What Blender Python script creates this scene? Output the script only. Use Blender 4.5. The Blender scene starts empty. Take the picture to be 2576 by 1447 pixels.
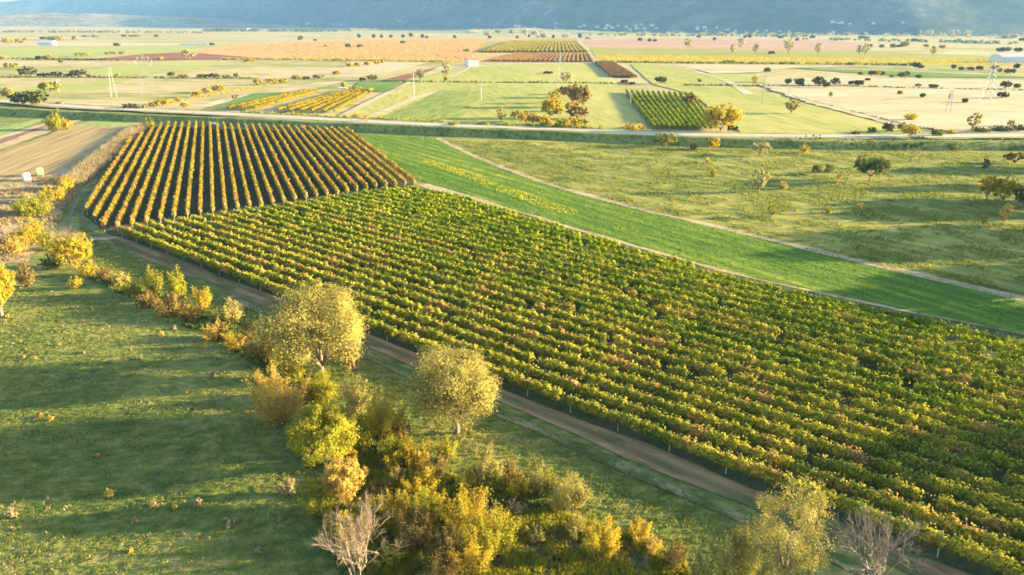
import bpy, math, random
import numpy as np
C = bpy.context.scene.collection
SC = bpy.context.scene

# ------------------------------------------------------------------ camera, world, sun, exposure
CAM_H = 35.0
FOC = 1820.0                      # focal length in units of a 2576 wide frame
ROLL = math.radians(0.4)
TILT = math.atan((723.5 - 59) / FOC)
cam = bpy.data.cameras.new("camera")
cam.sensor_width = 36; cam.lens = FOC / 2576 * 36
cam.clip_start = 0.5; cam.clip_end = 60000
co = bpy.data.objects.new("camera", cam); C.objects.link(co)
co.location = (0, 0, CAM_H)
from mathutils import Matrix, Vector
co.rotation_euler = (Matrix.Rotation(math.radians(90) - TILT, 4, 'X') @ Matrix.Rotation(ROLL, 4, 'Z')).to_euler()
SC.camera = co

SUN_EL, SUN_AZ = math.radians(10.0), math.radians(6.0)   # azimuth measured from +X (the photograph's right) towards +Y
w = bpy.data.worlds.new("World"); SC.world = w; w.use_nodes = True
nt = w.node_tree
sky = nt.nodes.new("ShaderNodeTexSky"); sky.sky_type = 'NISHITA'; sky.sun_disc = False
sky.sun_elevation = SUN_EL; sky.sun_rotation = math.radians(90) - SUN_AZ
sky.air_density = 1.0; sky.dust_density = 1.0; sky.ozone_density = 1.5
nt.links.new(sky.outputs[0], nt.nodes["Background"].inputs[0])
nt.nodes["Background"].inputs[1].default_value = 0.08
sl = bpy.data.lights.new("sun", 'SUN'); sl.energy = 5.0; sl.angle = math.radians(0.6); sl.color = (1.0, 0.77, 0.40)
so = bpy.data.objects.new("sun", sl); C.objects.link(so)
sd = Vector((math.cos(SUN_AZ) * math.cos(SUN_EL), math.sin(SUN_AZ) * math.cos(SUN_EL), math.sin(SUN_EL)))
so.rotation_euler = sd.to_track_quat('Z', 'Y').to_euler(); so.location = (60, 0, 80)
SC.view_settings.view_transform = 'Standard'; SC.view_settings.look = 'None'
SC.view_settings.exposure = 2.75; SC.view_settings.gamma = 1
SC.cycles.use_denoising = True
SC.cycles.max_bounces = 5; SC.cycles.diffuse_bounces = 2; SC.cycles.transmission_bounces = 3
SC.cycles.volume_bounces = 0; SC.cycles.transparent_max_bounces = 4
SC.cycles.filter_width = 1.7

# ------------------------------------------------------------------ survey: photograph position -> place on the land
def sm(t): t = np.clip(t, 0, 1); return t * t * (3 - 2 * t)
def hashn(ix, iy, s):
    v = np.sin(ix * 127.1 + iy * 311.7 + s * 74.7) * 43758.5453
    return v - np.floor(v)
def vnoise(x, y, s=0.0):
    x = np.asarray(x, float); y = np.asarray(y, float)
    ix = np.floor(x); iy = np.floor(y); fx = sm(x - ix); fy = sm(y - iy)
    a = hashn(ix, iy, s); b = hashn(ix + 1, iy, s); c = hashn(ix, iy + 1, s); d = hashn(ix + 1, iy + 1, s)
    return (a * (1 - fx) + b * fx) * (1 - fy) + (c * (1 - fx) + d * fx) * fy
def fbm(x, y, s=0.0, o=5):
    t = 0; a = 0.5
    for k in range(o): t = t + a * vnoise(np.asarray(x) * 2 ** k, np.asarray(y) * 2 ** k, s + k * 3.1); a *= 0.5
    return t
def ridge_h(X, Y):                 # the long mountain across the far side of the plain
    X = np.asarray(X, float); Y = np.asarray(Y, float)
    yb = np.interp(X, [-9000, -4000, -2200, -900, 0, 700, 1600, 4000, 9000], [6600, 6500, 6000, 4700, 3700, 3250, 2950, 2900, 3000])
    hmax = np.interp(X, [-9000, -7000, -6300, -5600, -5100, -4700, -4200, -3300, -1500, 6000, 9000], [0, 20, 40, 110, 145, 175, 235, 330, 380, 400, 380])
    d = Y - yb
    n = fbm(X / 420, Y / 420, 2.0) - 0.5
    n2 = fbm(X / 900 + 9, Y / 900, 5.0) - 0.5
    foot = 18 * sm(d / 160)
    up = hmax * sm((d - 100 + 260 * n2) / 1500) + 0.30 * np.clip(d, 0, 500)
    rel = (70 * n + 90 * n2) * sm(d / 500) * np.clip(hmax / 300, 0, 1)
    back = 1 - sm((d - 2600) / 2500)
    return np.where(d > 0, (foot + np.minimum(up, hmax) + rel) * back, -30.0)
def at(x, y, z=0.0):
    u = x - 1288; v = y - 723.5
    c, s = math.cos(ROLL), math.sin(ROLL)
    u2 = u * c + v * s; v2 = -u * s + v * c
    down = v2 * math.cos(TILT) + FOC * math.sin(TILT); fw = FOC * math.cos(TILT) - v2 * math.sin(TILT)
    t = (CAM_H - z) / down
    return (u2 * t, fw * t)
def seen(X, Y, Z):                 # place -> photograph position
    dz = CAM_H - Z
    fwd = Y * math.cos(TILT) + dz * math.sin(TILT); dn = dz * math.cos(TILT) - Y * math.sin(TILT)
    u2 = FOC * X / fwd; v2 = FOC * dn / fwd
    c, s = math.cos(ROLL), math.sin(ROLL)
    return (1288 + u2 * c - v2 * s, 723.5 + u2 * s + v2 * c)
def on_slope(x, y):
    u = x - 1288; v = y - 723.5
    c, s = math.cos(ROLL), math.sin(ROLL)
    u2 = u * c + v * s; v2 = -u * s + v * c
    down = v2 * math.cos(TILT) + FOC * math.sin(TILT); fw = FOC * math.cos(TILT) - v2 * math.sin(TILT)
    Y = np.arange(2500, 7500, 5.0); X = u2 / fw * Y; Z = CAM_H - down / fw * Y
    g = np.maximum(ridge_h(X, Y), 0)
    k = np.argmax(Z <= g + 0.01) if (Z <= g + 0.01).any() else len(Y) - 1
    return float(X[k]), float(Y[k]), float(g[k])
def size_at(x, yb, yt, wpx):
    X, Y = at(x, yb)
    lo, hi = 0.05, 40
    for _ in range(30):
        m = (lo + hi) / 2
        if seen(X, Y, m)[1] > yt: lo = m
        else: hi = m
    dist = math.sqrt(X * X * 0 + (Y * math.cos(TILT) + CAM_H * math.sin(TILT)) ** 2)
    return X, Y, lo, wpx * dist / FOC

# ------------------------------------------------------------------ materials
def new_mat(name):
    m = bpy.data.materials.new(name); m.use_nodes = True
    m.node_tree.nodes.clear(); return m, m.node_tree
def N(nt, t, **k):
    n = nt.nodes.new(t)
    for a, b in k.items(): setattr(n, a, b)
    return n
def ramp(nt, fac, cols, pos=None, interp='LINEAR'):
    r = N(nt, "ShaderNodeValToRGB"); cr = r.color_ramp; cr.interpolation = interp
    pos = pos or [i / (len(cols) - 1) for i in range(len(cols))]
    while len(cr.elements) < len(cols): cr.elements.new(0.5)
    for e, c, p in zip(cr.elements, cols, pos): e.position = p; e.color = (*c, 1)
    nt.links.new(fac, r.inputs[0]); return r.outputs[0]
def noise(nt, vec, scale, detail=4, rough=0.6, dist=0.0):
    n = N(nt, "ShaderNodeTexNoise"); n.inputs["Scale"].default_value = scale; n.inputs["Detail"].default_value = detail
    n.inputs["Roughness"].default_value = rough; n.inputs["Distortion"].default_value = dist
    nt.links.new(vec, n.inputs["Vector"]); return n.outputs["Fac"]
def mixc(nt, f, a, b, mode='MIX'):
    m = N(nt, "ShaderNodeMix", data_type='RGBA', blend_type=mode)
    if isinstance(f, (int, float)): m.inputs[0].default_value = f
    else: nt.links.new(f, m.inputs[0])
    for k, v in ((6, a), (7, b)):
        if isinstance(v, tuple): m.inputs[k].default_value = (*v, 1)
        else: nt.links.new(v, m.inputs[k])
    return m.outputs[2]
def field_mat(name, cols, scale=0.05, fine=1.2, ang=0.0, stretch=1.0, stripe=None, bump=0.6, bscale=2.5, spots=None, contrast=0.12):
    """cols: 3-4 real surface colours; ang/stretch give the mowing or drilling direction."""
    m, nt = new_mat(name)
    geo = N(nt, "ShaderNodeNewGeometry")
    mp = N(nt, "ShaderNodeMapping"); mp.inputs["Rotation"].default_value = (0, 0, ang); mp.inputs["Scale"].default_value = (stretch, 1, 1)
    mp.vector_type = 'TEXTURE'
    nt.links.new(geo.outputs["Position"], mp.inputs[0])
    v = mp.outputs[0]
    a = noise(nt, v, scale, 5, 0.62, 0.3); b = noise(nt, v, fine, 4, 0.65)
    ad = N(nt, "ShaderNodeMath", operation='MULTIPLY_ADD'); nt.links.new(b, ad.inputs[0]); ad.inputs[1].default_value = 0.55
    sub = N(nt, "ShaderNodeMath", operation='MULTIPLY'); nt.links.new(a, sub.inputs[0]); sub.inputs[1].default_value = 0.45
    nt.links.new(sub.outputs[0], ad.inputs[2])
    n = len(cols)
    col = ramp(nt, ad.outputs[0], cols, [0.5 + (i / (n - 1) - 0.5) * 2 * contrast for i in range(n)])
    if spots:
        sc, thr, scol = spots
        s = noise(nt, v, sc, 3, 0.6); col = mixc(nt, ramp(nt, s, [(0, 0, 0), (1, 1, 1)], [thr, thr + 0.07]), col, scol)
    hgt = b
    if stripe:
        per, amt, scol = stripe
        wv = N(nt, "ShaderNodeTexWave", bands_direction='Y', wave_profile='SIN'); wv.inputs["Scale"].default_value = 1 / per * 0.314
        wv.inputs["Distortion"].default_value = 1.2; wv.inputs["Detail"].default_value = 2; wv.inputs["Detail Scale"].default_value = 0.6
        nt.links.new(v, wv.inputs[0])
        f = N(nt, "ShaderNodeMath", operation='MULTIPLY'); nt.links.new(wv.outputs["Fac"], f.inputs[0]); f.inputs[1].default_value = amt
        col = mixc(nt, f.outputs[0], col, scol)
    bs = N(nt, "ShaderNodeBump"); bs.inputs["Strength"].default_value = bump; bs.inputs["Distance"].default_value = 0.25
    nt.links.new(noise(nt, v, bscale, 5, 0.7), bs.inputs["Height"])
    p = N(nt, "ShaderNodeBsdfPrincipled"); p.inputs["Roughness"].default_value = 0.95; p.inputs["Specular IOR Level"].default_value = 0.1
    nt.links.new(col, p.inputs["Base Color"]); nt.links.new(bs.outputs[0], p.inputs["Normal"])
    o = N(nt, "ShaderNodeOutputMaterial"); nt.links.new(p.outputs[0], o.inputs[0]); return m
def leaf_mat(name, cols, scale=0.35, trans=0.4, patch=None):
    m, nt = new_mat(name)
    geo = N(nt, "ShaderNodeNewGeometry")
    a = noise(nt, geo.outputs["Position"], scale, 3, 0.6)
    ad = N(nt, "ShaderNodeMath", operation='MULTIPLY_ADD'); nt.links.new(geo.outputs["Random Per Island"], ad.inputs[0]); ad.inputs[1].default_value = 0.5
    sb = N(nt, "ShaderNodeMath", operation='MULTIPLY_ADD'); nt.links.new(a, sb.inputs[0]); sb.inputs[1].default_value = 1.5; sb.inputs[2].default_value = -0.5
    nt.links.new(sb.outputs[0], ad.inputs[2])
    col = ramp(nt, ad.outputs[0], cols)
    if patch:
        sc, thr, pc = patch
        s = noise(nt, geo.outputs["Position"], sc, 4, 0.6)
        s2 = N(nt, "ShaderNodeMath", operation='MULTIPLY_ADD'); nt.links.new(geo.outputs["Random Per Island"], s2.inputs[0]); s2.inputs[1].default_value = 0.12
        nt.links.new(s, s2.inputs[2])
        col = mixc(nt, ramp(nt, s2.outputs[0], [(0, 0, 0), (1, 1, 1)], [thr, thr + 0.1]), col, pc)
    d = N(nt, "ShaderNodeBsdfDiffuse"); t = N(nt, "ShaderNodeBsdfTranslucent"); mx = N(nt, "ShaderNodeMixShader"); mx.inputs[0].default_value = trans
    nt.links.new(col, d.inputs[0]); nt.links.new(col, t.inputs[0]); nt.links.new(d.outputs[0], mx.inputs[1]); nt.links.new(t.outputs[0], mx.inputs[2])
    o = N(nt, "ShaderNodeOutputMaterial"); nt.links.new(mx.outputs[0], o.inputs[0]); return m
def plain_mat(name, col, rough=0.8, var=0.25, scale=3.0, metal=0.0, spec=0.3):
    m, nt = new_mat(name)
    tc = N(nt, "ShaderNodeTexCoord")
    f = noise(nt, tc.outputs["Object"], scale, 4, 0.65)
    c = ramp(nt, f, [tuple(x * (1 - var) for x in col), tuple(min(1, x * (1 + var)) for x in col)], [0.3, 0.7])
    p = N(nt, "ShaderNodeBsdfPrincipled"); p.inputs["Roughness"].default_value = rough; p.inputs["Metallic"].default_value = metal
    p.inputs["Specular IOR Level"].default_value = spec
    nt.links.new(c, p.inputs["Base Color"])
    o = N(nt, "ShaderNodeOutputMaterial"); nt.links.new(p.outputs[0], o.inputs[0]); return m

M = {}
# vine foliage
M['vine_mixed'] = leaf_mat('vine_leaves_mixed', [(.07, .11, .018), (.20, .24, .03), (.45, .41, .05), (.57, .45, .075)], 0.30, .25, (0.32, .615, (.54, .33, .11)))
M['vine_between'] = leaf_mat('vine_leaves_between', [(.06, .11, .016), (.17, .24, .025), (.41, .42, .04), (.54, .47, .055)], 0.30, .25, (0.3, .65, (.50, .34, .09)))
M['vine_green'] = leaf_mat('vine_leaves_green', [(.055, .11, .015), (.16, .24, .02), (.40, .43, .03), (.52, .49, .04)], 0.30, .25, (0.3, .68, (.46, .33, .07)))
M['vine_gold'] = leaf_mat('vine_leaves_golden', [(.14, .16, .03), (.34, .28, .04), (.48, .34, .05), (.50, .28, .07)], 0.3, .3, (0.3, .6, (.50, .26, .09)))
M['vine_orange'] = leaf_mat('vine_leaves_orange', [(.30, .21, .06), (.40, .25, .08), (.46, .27, .10), (.48, .26, .11)], 0.03, .3)
M['vine_yellow'] = leaf_mat('vine_leaves_yellow', [(.24, .24, .03), (.36, .31, .035), (.44, .33, .045), (.40, .26, .05)], 0.03, .3)
M['vine_rust'] = leaf_mat('vine_leaves_rust', [(.14, .13, .03), (.28, .19, .06), (.32, .17, .07), (.24, .11, .05)], 0.1, .3)
# shrubs and trees
M['olive'] = leaf_mat('leaves_olive', [(.15, .15, .05), (.30, .27, .08), (.45, .38, .11), (.56, .46, .13)], 0.7, .35)
M['yellow'] = leaf_mat('leaves_yellow', [(.18, .17, .03), (.42, .34, .04), (.60, .45, .05), (.62, .42, .07)], 0.7, .45)
M['lime'] = leaf_mat('leaves_lime', [(.12, .14, .025), (.28, .28, .035), (.42, .39, .04), (.52, .44, .05)], 0.7, .45)
M['peach'] = leaf_mat('leaves_peach', [(.26, .19, .05), (.48, .34, .08), (.60, .43, .10), (.54, .42, .09)], 0.7, .4)
M['green'] = leaf_mat('leaves_green', [(.04, .06, .02), (.09, .12, .03), (.18, .20, .05), (.26, .25, .07)], 0.6, .35)
M['brown'] = leaf_mat('leaves_brown', [(.11, .08, .03), (.22, .16, .05), (.34, .24, .07), (.38, .29, .08)], 0.7, .35)
M['dark'] = leaf_mat('leaves_dark', [(.035, .05, .02), (.07, .09, .03), (.13, .13, .045), (.20, .18, .06)], 0.5, .25)
M['pale'] = leaf_mat('leaves_pale', [(.28, .28, .12), (.42, .40, .18), (.52, .47, .22), (.60, .52, .26)], 0.5, .4)
M['reed'] = leaf_mat('dry_reed', [(.18, .14, .07), (.32, .25, .13), (.42, .33, .19), (.46, .37, .22)], 0.5, .3)
M['grass_blade'] = leaf_mat('grass_blades', [(.08, .13, .03), (.16, .21, .045), (.30, .30, .07), (.42, .37, .12)], 0.12, .5)
M['clover'] = leaf_mat('clover_leaves', [(.06, .13, .015), (.12, .22, .02), (.22, .31, .03), (.34, .38, .04)], 0.1, .4, (0.09, .66, (.42, .42, .04)))
M['bark'] = plain_mat('bark', (.30, .22, .15), .9, .35, 6)
M['bark_pale'] = plain_mat('bark_pale', (.29, .22, .16), .9, .25, 5)
M['bark_grey'] = plain_mat('bark_grey', (.22, .19, .16), .9, .25, 5)
M['post'] = plain_mat('post_concrete', (.42, .42, .44), .8, .15, 4)
M['steel'] = plain_mat('galvanised_steel', (.26, .28, .29), .5, .1, 2, .4)
M['wood'] = plain_mat('pole_wood', (.36, .32, .27), .9, .2, 3)
M['plaster'] = plain_mat('wall_plaster', (.72, .68, .62), .9, .08, .4)
M['rooftile'] = plain_mat('roof_tile', (.42, .17, .10), .9, .2, 1.5)
M['roofgrey'] = plain_mat('roof_sheet', (.55, .58, .64), .5, .1, .5)
M['glass'] = plain_mat('window_glass', (.05, .07, .09), .15, .1, 1, 0, .6)
M['door'] = plain_mat('door_paint', (.18, .12, .08), .6, .2, 2)

# ------------------------------------------------------------------ mesh helpers
def mesh_np(name, V, F, mat, smooth=False):
    V = np.asarray(V, np.float32).reshape(-1, 3); F = np.asarray(F, np.int32); k = F.shape[1]
    me = bpy.data.meshes.new(name); me.vertices.add(len(V)); me.vertices.foreach_set('co', V.ravel())
    me.loops.add(F.size); me.loops.foreach_set('vertex_index', F.ravel())
    me.polygons.add(len(F)); me.polygons.foreach_set('loop_start', np.arange(0, F.size, k, dtype=np.int32))
    if smooth: me.polygons.foreach_set('use_smooth', np.ones(len(F), bool))
    me.update(calc_edges=True)
    if mat: me.materials.append(mat)
    return me
def mesh_py(name, V, F, mats, fm=None, smooth=False):
    me = bpy.data.meshes.new(name); me.from_pydata([tuple(v) for v in V], [], F)
    for m in (mats if isinstance(mats, (list, tuple)) else [mats]): me.materials.append(m)
    if fm: me.polygons.foreach_set('material_index', fm)
    if smooth: me.polygons.foreach_set('use_smooth', [True] * len(F))
    me.update(); return me
def link(name, me, parent=None, loc=(0, 0, 0), rz=0.0, sc=None):
    o = bpy.data.objects.new(name, me); C.objects.link(o); o.location = loc; o.rotation_euler = (0, 0, rz)
    if sc is not None: o.scale = sc if isinstance(sc, tuple) else (sc, sc, sc)
    if parent: o.parent = parent
    return o
def tag(o, label, cat, group=None):
    o['label'] = label; o['category'] = cat
    if group: o['group'] = group
    return o
def struct(name, me, z=0.0):
    o = link(name, me, None, (0, 0, z)); o['kind'] = 'structure'; return o
class B:                            # collects boxes and tubes into one mesh
    def __init__(s): s.V = []; s.F = []
    def box(s, x0, x1, y0, y1, z0, z1):
        b = len(s.V); s.V += [(x0, y0, z0), (x1, y0, z0), (x1, y1, z0), (x0, y1, z0), (x0, y0, z1), (x1, y0, z1), (x1, y1, z1), (x0, y1, z1)]
        s.F += [[b + i for i in f] for f in ((0, 3, 2, 1), (4, 5, 6, 7), (0, 1, 5, 4), (1, 2, 6, 5), (2, 3, 7, 6), (3, 0, 4, 7))]; return s
    def tube(s, pts, rad, n=6):
        pts = [Vector(p) for p in pts]; b = len(s.V)
        for i, p in enumerate(pts):
            d = (pts[min(i + 1, len(pts) - 1)] - pts[max(i - 1, 0)])
            d = d.normalized() if d.length > 1e-6 else Vector((0, 0, 1))
            a = d.cross(Vector((0.31, 0.17, 0.93)) if abs(d.z) < .9 else Vector((1, 0.1, 0))).normalized(); c = d.cross(a)
            r = rad[i] if isinstance(rad, (list, tuple)) else rad
            for k in range(n):
                t = 2 * math.pi * k / n; s.V.append(p + a * (r * math.cos(t)) + c * (r * math.sin(t)))
        for i in range(len(pts) - 1):
            for k in range(n):
                s.F.append([b + i * n + k, b + i * n + (k + 1) % n, b + (i + 1) * n + (k + 1) % n, b + (i + 1) * n + k])
        s.F.append([b + k for k in range(n)][::-1]); s.F.append([b + (len(pts) - 1) * n + k for k in range(n)]); return s
    def me(s, name, mat, smooth=False): return mesh_py(name, s.V, s.F, mat, None, smooth)
def leaf_quads(P, size, rng, up=0.0, aspect=0.75, out=None, w=1.5, jit=.6):
    """one small rhombic leaf per point, facing outwards from the crown as leaves do"""
    n = len(P); m = rng.normal(size=(n, 3)) * jit
    if out is not None: m += w * out / (np.linalg.norm(out, axis=1)[:, None] + 1e-6)
    m[:, 2] += up * .6; m /= np.linalg.norm(m, axis=1)[:, None] + 1e-9
    a = rng.normal(size=(n, 3)); a -= (a * m).sum(1)[:, None] * m; a /= np.linalg.norm(a, axis=1)[:, None] + 1e-9
    b = np.cross(m, a)
    s = (size * rng.uniform(.6, 1.35, n))[:, None] if np.ndim(size) == 0 else (size * rng.uniform(.6, 1.35, n))[:, None]
    a = a * s * .5; b = b * s * .5 * aspect
    V = np.stack([P - a, P + b, P + a, P - b], 1).reshape(-1, 3)
    return V, np.arange(4 * n).reshape(-1, 4)

# ------------------------------------------------------------------ the land
def outline(pts, jit=0.0, step=None, seed=1, closed=True):
    """smooth-ish outline of a field on the land from surveyed corners"""
    G = [at(*p) for p in pts]; out = []; rng = random.Random(seed); n = len(G)
    for i in range(n if closed else n - 1):
        a, b = G[i], G[(i + 1) % n]; L = math.dist(a, b); k = max(1, min(60, int(L / step))) if step else 1
        for j in range(k):
            t = j / k; out.append((a[0] + (b[0] - a[0]) * t + rng.uniform(-jit, jit), a[1] + (b[1] - a[1]) * t + rng.uniform(-jit, jit)))
    return out
LEVEL = [0.02]
def field(name, pts, mat, jit=0.5, step=6.0, z=None):
    o = outline(pts, jit, step, len(pts) * 7 + int(pts[0][0]))
    far = max(p[1] for p in o)
    if z is None: LEVEL[0] += 0.004 if far < 500 else 0.02; z = LEVEL[0]
    from mathutils.geometry import tessellate_polygon
    V = [(p[0], p[1], 0) for p in o]; F = [list(f) for f in tessellate_polygon([[Vector(v) for v in V]])]
    me = mesh_py(name, V, F, mat)
    if sum(p.normal.z for p in me.polygons) < 0: me.flip_normals()
    return struct(name, me, z)
def ribbon_pts(G, wd, seed=0, jit=0.0):
    """left and right edges of a strip along ground points"""
    rng = random.Random(seed); Q = []
    for i in range(len(G) - 1):
        L = math.dist(G[i], G[i + 1]); k = max(1, min(80, int(L / 5)))
        for j in range(k): t = j / k; Q.append((G[i][0] + (G[i + 1][0] - G[i][0]) * t, G[i][1] + (G[i + 1][1] - G[i][1]) * t))
    Q.append(G[-1])
    for _ in range(6): Q = [Q[0]] + [((Q[i - 1][0] + 2 * Q[i][0] + Q[i + 1][0]) / 4, (Q[i - 1][1] + 2 * Q[i][1] + Q[i + 1][1]) / 4) for i in range(1, len(Q) - 1)] + [Q[-1]]
    R = []
    for i, q in enumerate(Q):
        a = Q[max(i - 1, 0)]; b = Q[min(i + 1, len(Q) - 1)]; d = math.hypot(b[0] - a[0], b[1] - a[1]) or 1
        R.append((q, (-(b[1] - a[1]) / d, (b[0] - a[0]) / d), wd * (1 + rng.uniform(-jit, jit))))
    return R
def strip(name, pts, wd, mat, z=None, jit=0.08, seed=3):
    if z is None: LEVEL[0] += 0.006; z = LEVEL[0]
    R = ribbon_pts([at(*p) for p in pts], wd, seed, jit); V = []; F = []
    for q, n, h in R: V += [(q[0] + n[0] * h / 2, q[1] + n[1] * h / 2, 0), (q[0] - n[0] * h / 2, q[1] - n[1] * h / 2, 0)]
    for i in range(len(R) - 1): F.append([2 * i, 2 * i + 1, 2 * i + 3, 2 * i + 2])
    return struct(name, mesh_py(name, V, F, mat), z)

A = at
def ang(p, q): a, b = at(*p), at(*q); return math.atan2(b[1] - a[1], b[0] - a[0])
m_base = field_mat('meadow_ground', [(.07, .11, .03), (.14, .18, .045), (.25, .26, .07), (.36, .31, .12)], .06, .9, ang((865, 1050), (130, 1095)), 1.6, None, .9, 3.0)
V = [(-16000, -400, 0), (16000, -400, 0), (16000, 16000, 0), (-16000, 16000, 0)]
struct('ground', mesh_py('ground', V, [[0, 1, 2, 3]], m_base), 0)
m_dry = field_mat('dry_plain', [(.20, .23, .06), (.32, .30, .10), (.48, .38, .20), (.57, .44, .26)], .012, .15, ang((1800, 300), (2500, 300)), 3.0, None, .5, 1.0)
field('plain', [(-900, 240), (0, 250), (200, 266), (400, 274), (600, 284), (853, 298), (1187, 315), (1520, 328), (1717, 337), (1900, 339), (2150, 341), (2384, 340), (2576, 338), (3300, 340), (3300, 75), (1288, 62), (-900, 48)], m_dry, 0, 50)
m_lime = field_mat('hay_field', [(.22, .27, .055), (.32, .33, .08), (.41, .38, .11), (.48, .42, .16)], .02, .4, ang((1800, 230), (2300, 320)), 6, None, .5, 1.2)
m_lime2 = field_mat('mown_field', [(.14, .21, .035), (.22, .27, .05), (.32, .32, .075), (.40, .37, .11)], .02, .4, ang((990, 300), (1130, 228)), 6, (4.0, .25, (.3, .3, .11)), .5, 1.2)
m_grn = field_mat('green_crop', [(.08, .17, .03), (.12, .22, .04), (.18, .27, .06)], .02, .4, 0.2, 4, None, .5, 1.2)
m_pgrn = field_mat('pale_green_field', [(.24, .30, .07), (.34, .36, .10), (.43, .40, .14)], .01, .2, 0.1, 4, None, .4, .8)
m_cream = field_mat('stubble', [(.30, .28, .11), (.44, .36, .20), (.54, .43, .27), (.60, .48, .33)], .02, .25, 0.0, 5, None, .4, 1.0)
m_brown = field_mat('ploughed_earth', [(.20, .08, .04), (.25, .11, .055), (.29, .13, .07)], .02, .3, 0.0, 4, None, .5, 1.0)
m_orange = field_mat('autumn_vineyard_floor', [(.44, .27, .08), (.52, .30, .11), (.56, .33, .14), (.44, .31, .09)], .01, .12, 0.0, 3, None, .4, 1.0)
m_pink = field_mat('pink_fallow', [(.36, .21, .14), (.42, .25, .16), (.46, .31, .19)], .006, .12, 0.0, 4, None, .4, 1.0)
m_yel = field_mat('yellow_vineyard_floor', [(.36, .31, .03), (.44, .36, .035), (.50, .38, .05)], .01, .15, 0.0, 3, None, .4, 1.0)
m_yg = field_mat('yellow_green_floor', [(.24, .25, .04), (.30, .29, .055), (.35, .31, .07)], .01, .15, 0.0, 3, None, .4, 1.0)
# far side of the road
field('field', [(0, 119), (300, 117), (560, 116), (430, 134), (200, 147), (-200, 150), (-200, 121)], m_pgrn)
field('field', [(0, 106), (330, 108), (560, 112), (300, 116), (-200, 117), (-200, 107)], m_cream)
field('field', [(-100, 232), (170, 210), (330, 199), (260, 225), (160, 233)], m_pgrn)
field('field', [(200, 183), (330, 160), (560, 152), (520, 170), (360, 190), (280, 193)], m_pgrn)
field('field', [(205, 151), (370, 136), (465, 131), (710, 133), (715, 149), (400, 153)], m_brown)
field('field', [(465, 131), (600, 112), (720, 106), (900, 98), (1250, 96), (1452, 98), (1488, 157), (1180, 157), (950, 152), (700, 150)], m_orange)
field('field', [(1220, 106), (1330, 99), (1448, 98), (1478, 134), (1190, 134)], m_yg)
field('field', [(1468, 101), (1700, 97), (2100, 101), (2210, 116), (2150, 128), (1484, 121)], m_pink)
field('field', [(1484, 121), (2150, 128), (2600, 146), (2600, 152), (1492, 136)], m_yg)
field('field', [(1494, 137), (2600, 152), (2700, 168), (2300, 165), (1505, 157)], m_yel)
field('field', [(870, 155), (1085, 156), (1040, 168), (985, 182), (900, 195), (800, 197), (640, 200), (700, 180), (880, 168)], m_cream)
field('field', [(560, 250), (800, 208), (870, 205), (760, 234), (520, 272), (470, 276)], m_cream)
field('field', [(955, 204), (1105, 168), (1060, 190), (1015, 204)], m_brown)
field('field', [(1015, 204), (1130, 178), (1170, 165), (1130, 192), (1090, 203)], m_pgrn)
field('field', [(855, 300), (1030, 208), (1200, 168), (1300, 163), (1490, 160), (1545, 200), (1575, 240), (1640, 333), (1300, 318)], m_lime)
field('field', [(941, 304), (1110, 228), (1216, 232), (1160, 301), (1060, 309)], m_lime2)
field('field', [(500, 279), (760, 232), (640, 236), (560, 262)], m_grn)
field('field', [(880, 229), (905, 207), (1012, 205), (965, 233)], m_grn)
field('field', [(1585, 163), (1700, 165), (1790, 192), (1850, 217), (2040, 265), (2230, 315), (2395, 337), (2100, 341), (1870, 341), (1745, 240), (1640, 212)], m_lime)
field('field', [(1780, 186), (1900, 187), (1930, 210), (1840, 208)], m_pgrn)
field('field', [(1990, 172), (2200, 178), (2400, 186), (2576, 194), (2600, 198), (2330, 195), (2120, 183)], m_grn)
field('field', [(2420, 103), (2490, 106), (2470, 111), (2420, 109)], m_grn)
m_path = field_mat('dirt_path', [(.38, .31, .23), (.46, .38, .29), (.5, .42, .33)], .05, .8, 0, 1, None, .4, 2)
strip('path', [(1452, 97), (1462, 112), (1500, 158), (1538, 196)], 6.0, m_path)
strip('path', [(850, 300), (930, 258), (1032, 208)], 3.5, m_cream)
strip('path', [(930, 298), (1020, 258), (1112, 225)], 4.5, m_cream)
strip('path', [(1130, 195), (1165, 180), (1195, 163)], 4.0, m_path)
strip('path', [(700, 285), (790, 256), (900, 222)], 3.5, m_cream)
strip('path', [(1700, 165), (1830, 205), (1885, 240)], 5.0, m_cream)
m_water = plain_mat('lake_water', (.12, .2, .38), .15, .1, .01, 0, .5)
field('lake', [(450, 112), (480, 109), (535, 111), (470, 114)], m_water, 0.0, 40)
field('stubble_field', [(1905, 214), (2020, 200), (2130, 190), (2330, 201), (2576, 205), (2800, 210), (2800, 339), (2560, 338), (2395, 336), (2230, 314), (2040, 264)], m_cream, 1.5)
field('stubble_field', [(1570, 163), (1720, 165), (2000, 168), (2250, 170), (1990, 172), (1900, 185), (1790, 186), (1700, 164.5)], m_cream, 1.5)
# road on the far side of the bank
LEVEL[0] = 0.56
m_road = field_mat('gravel_road', [(.42, .36, .32), (.48, .42, .38), (.54, .48, .44)], .05, .8, 0, 1, None, .3, 2)
ROAD = [(-400, 232), (-100, 250), (0, 256), (100, 264), (200, 272), (400, 281), (600, 291), (853, 305), (1187, 322), (1520, 334), (1717, 342), (1900, 345), (2150, 346.5), (2384, 346), (2576, 344), (2900, 341)]
m_verge = field_mat('road_verge', [(.16, .18, .06), (.28, .27, .09), (.42, .36, .16)], .1, .8, 0, 2, None, .7, 2)
strip('verge', ROAD, 13.0, m_verge, jit=.2)
strip('road', ROAD, 6.0, m_road)
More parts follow.
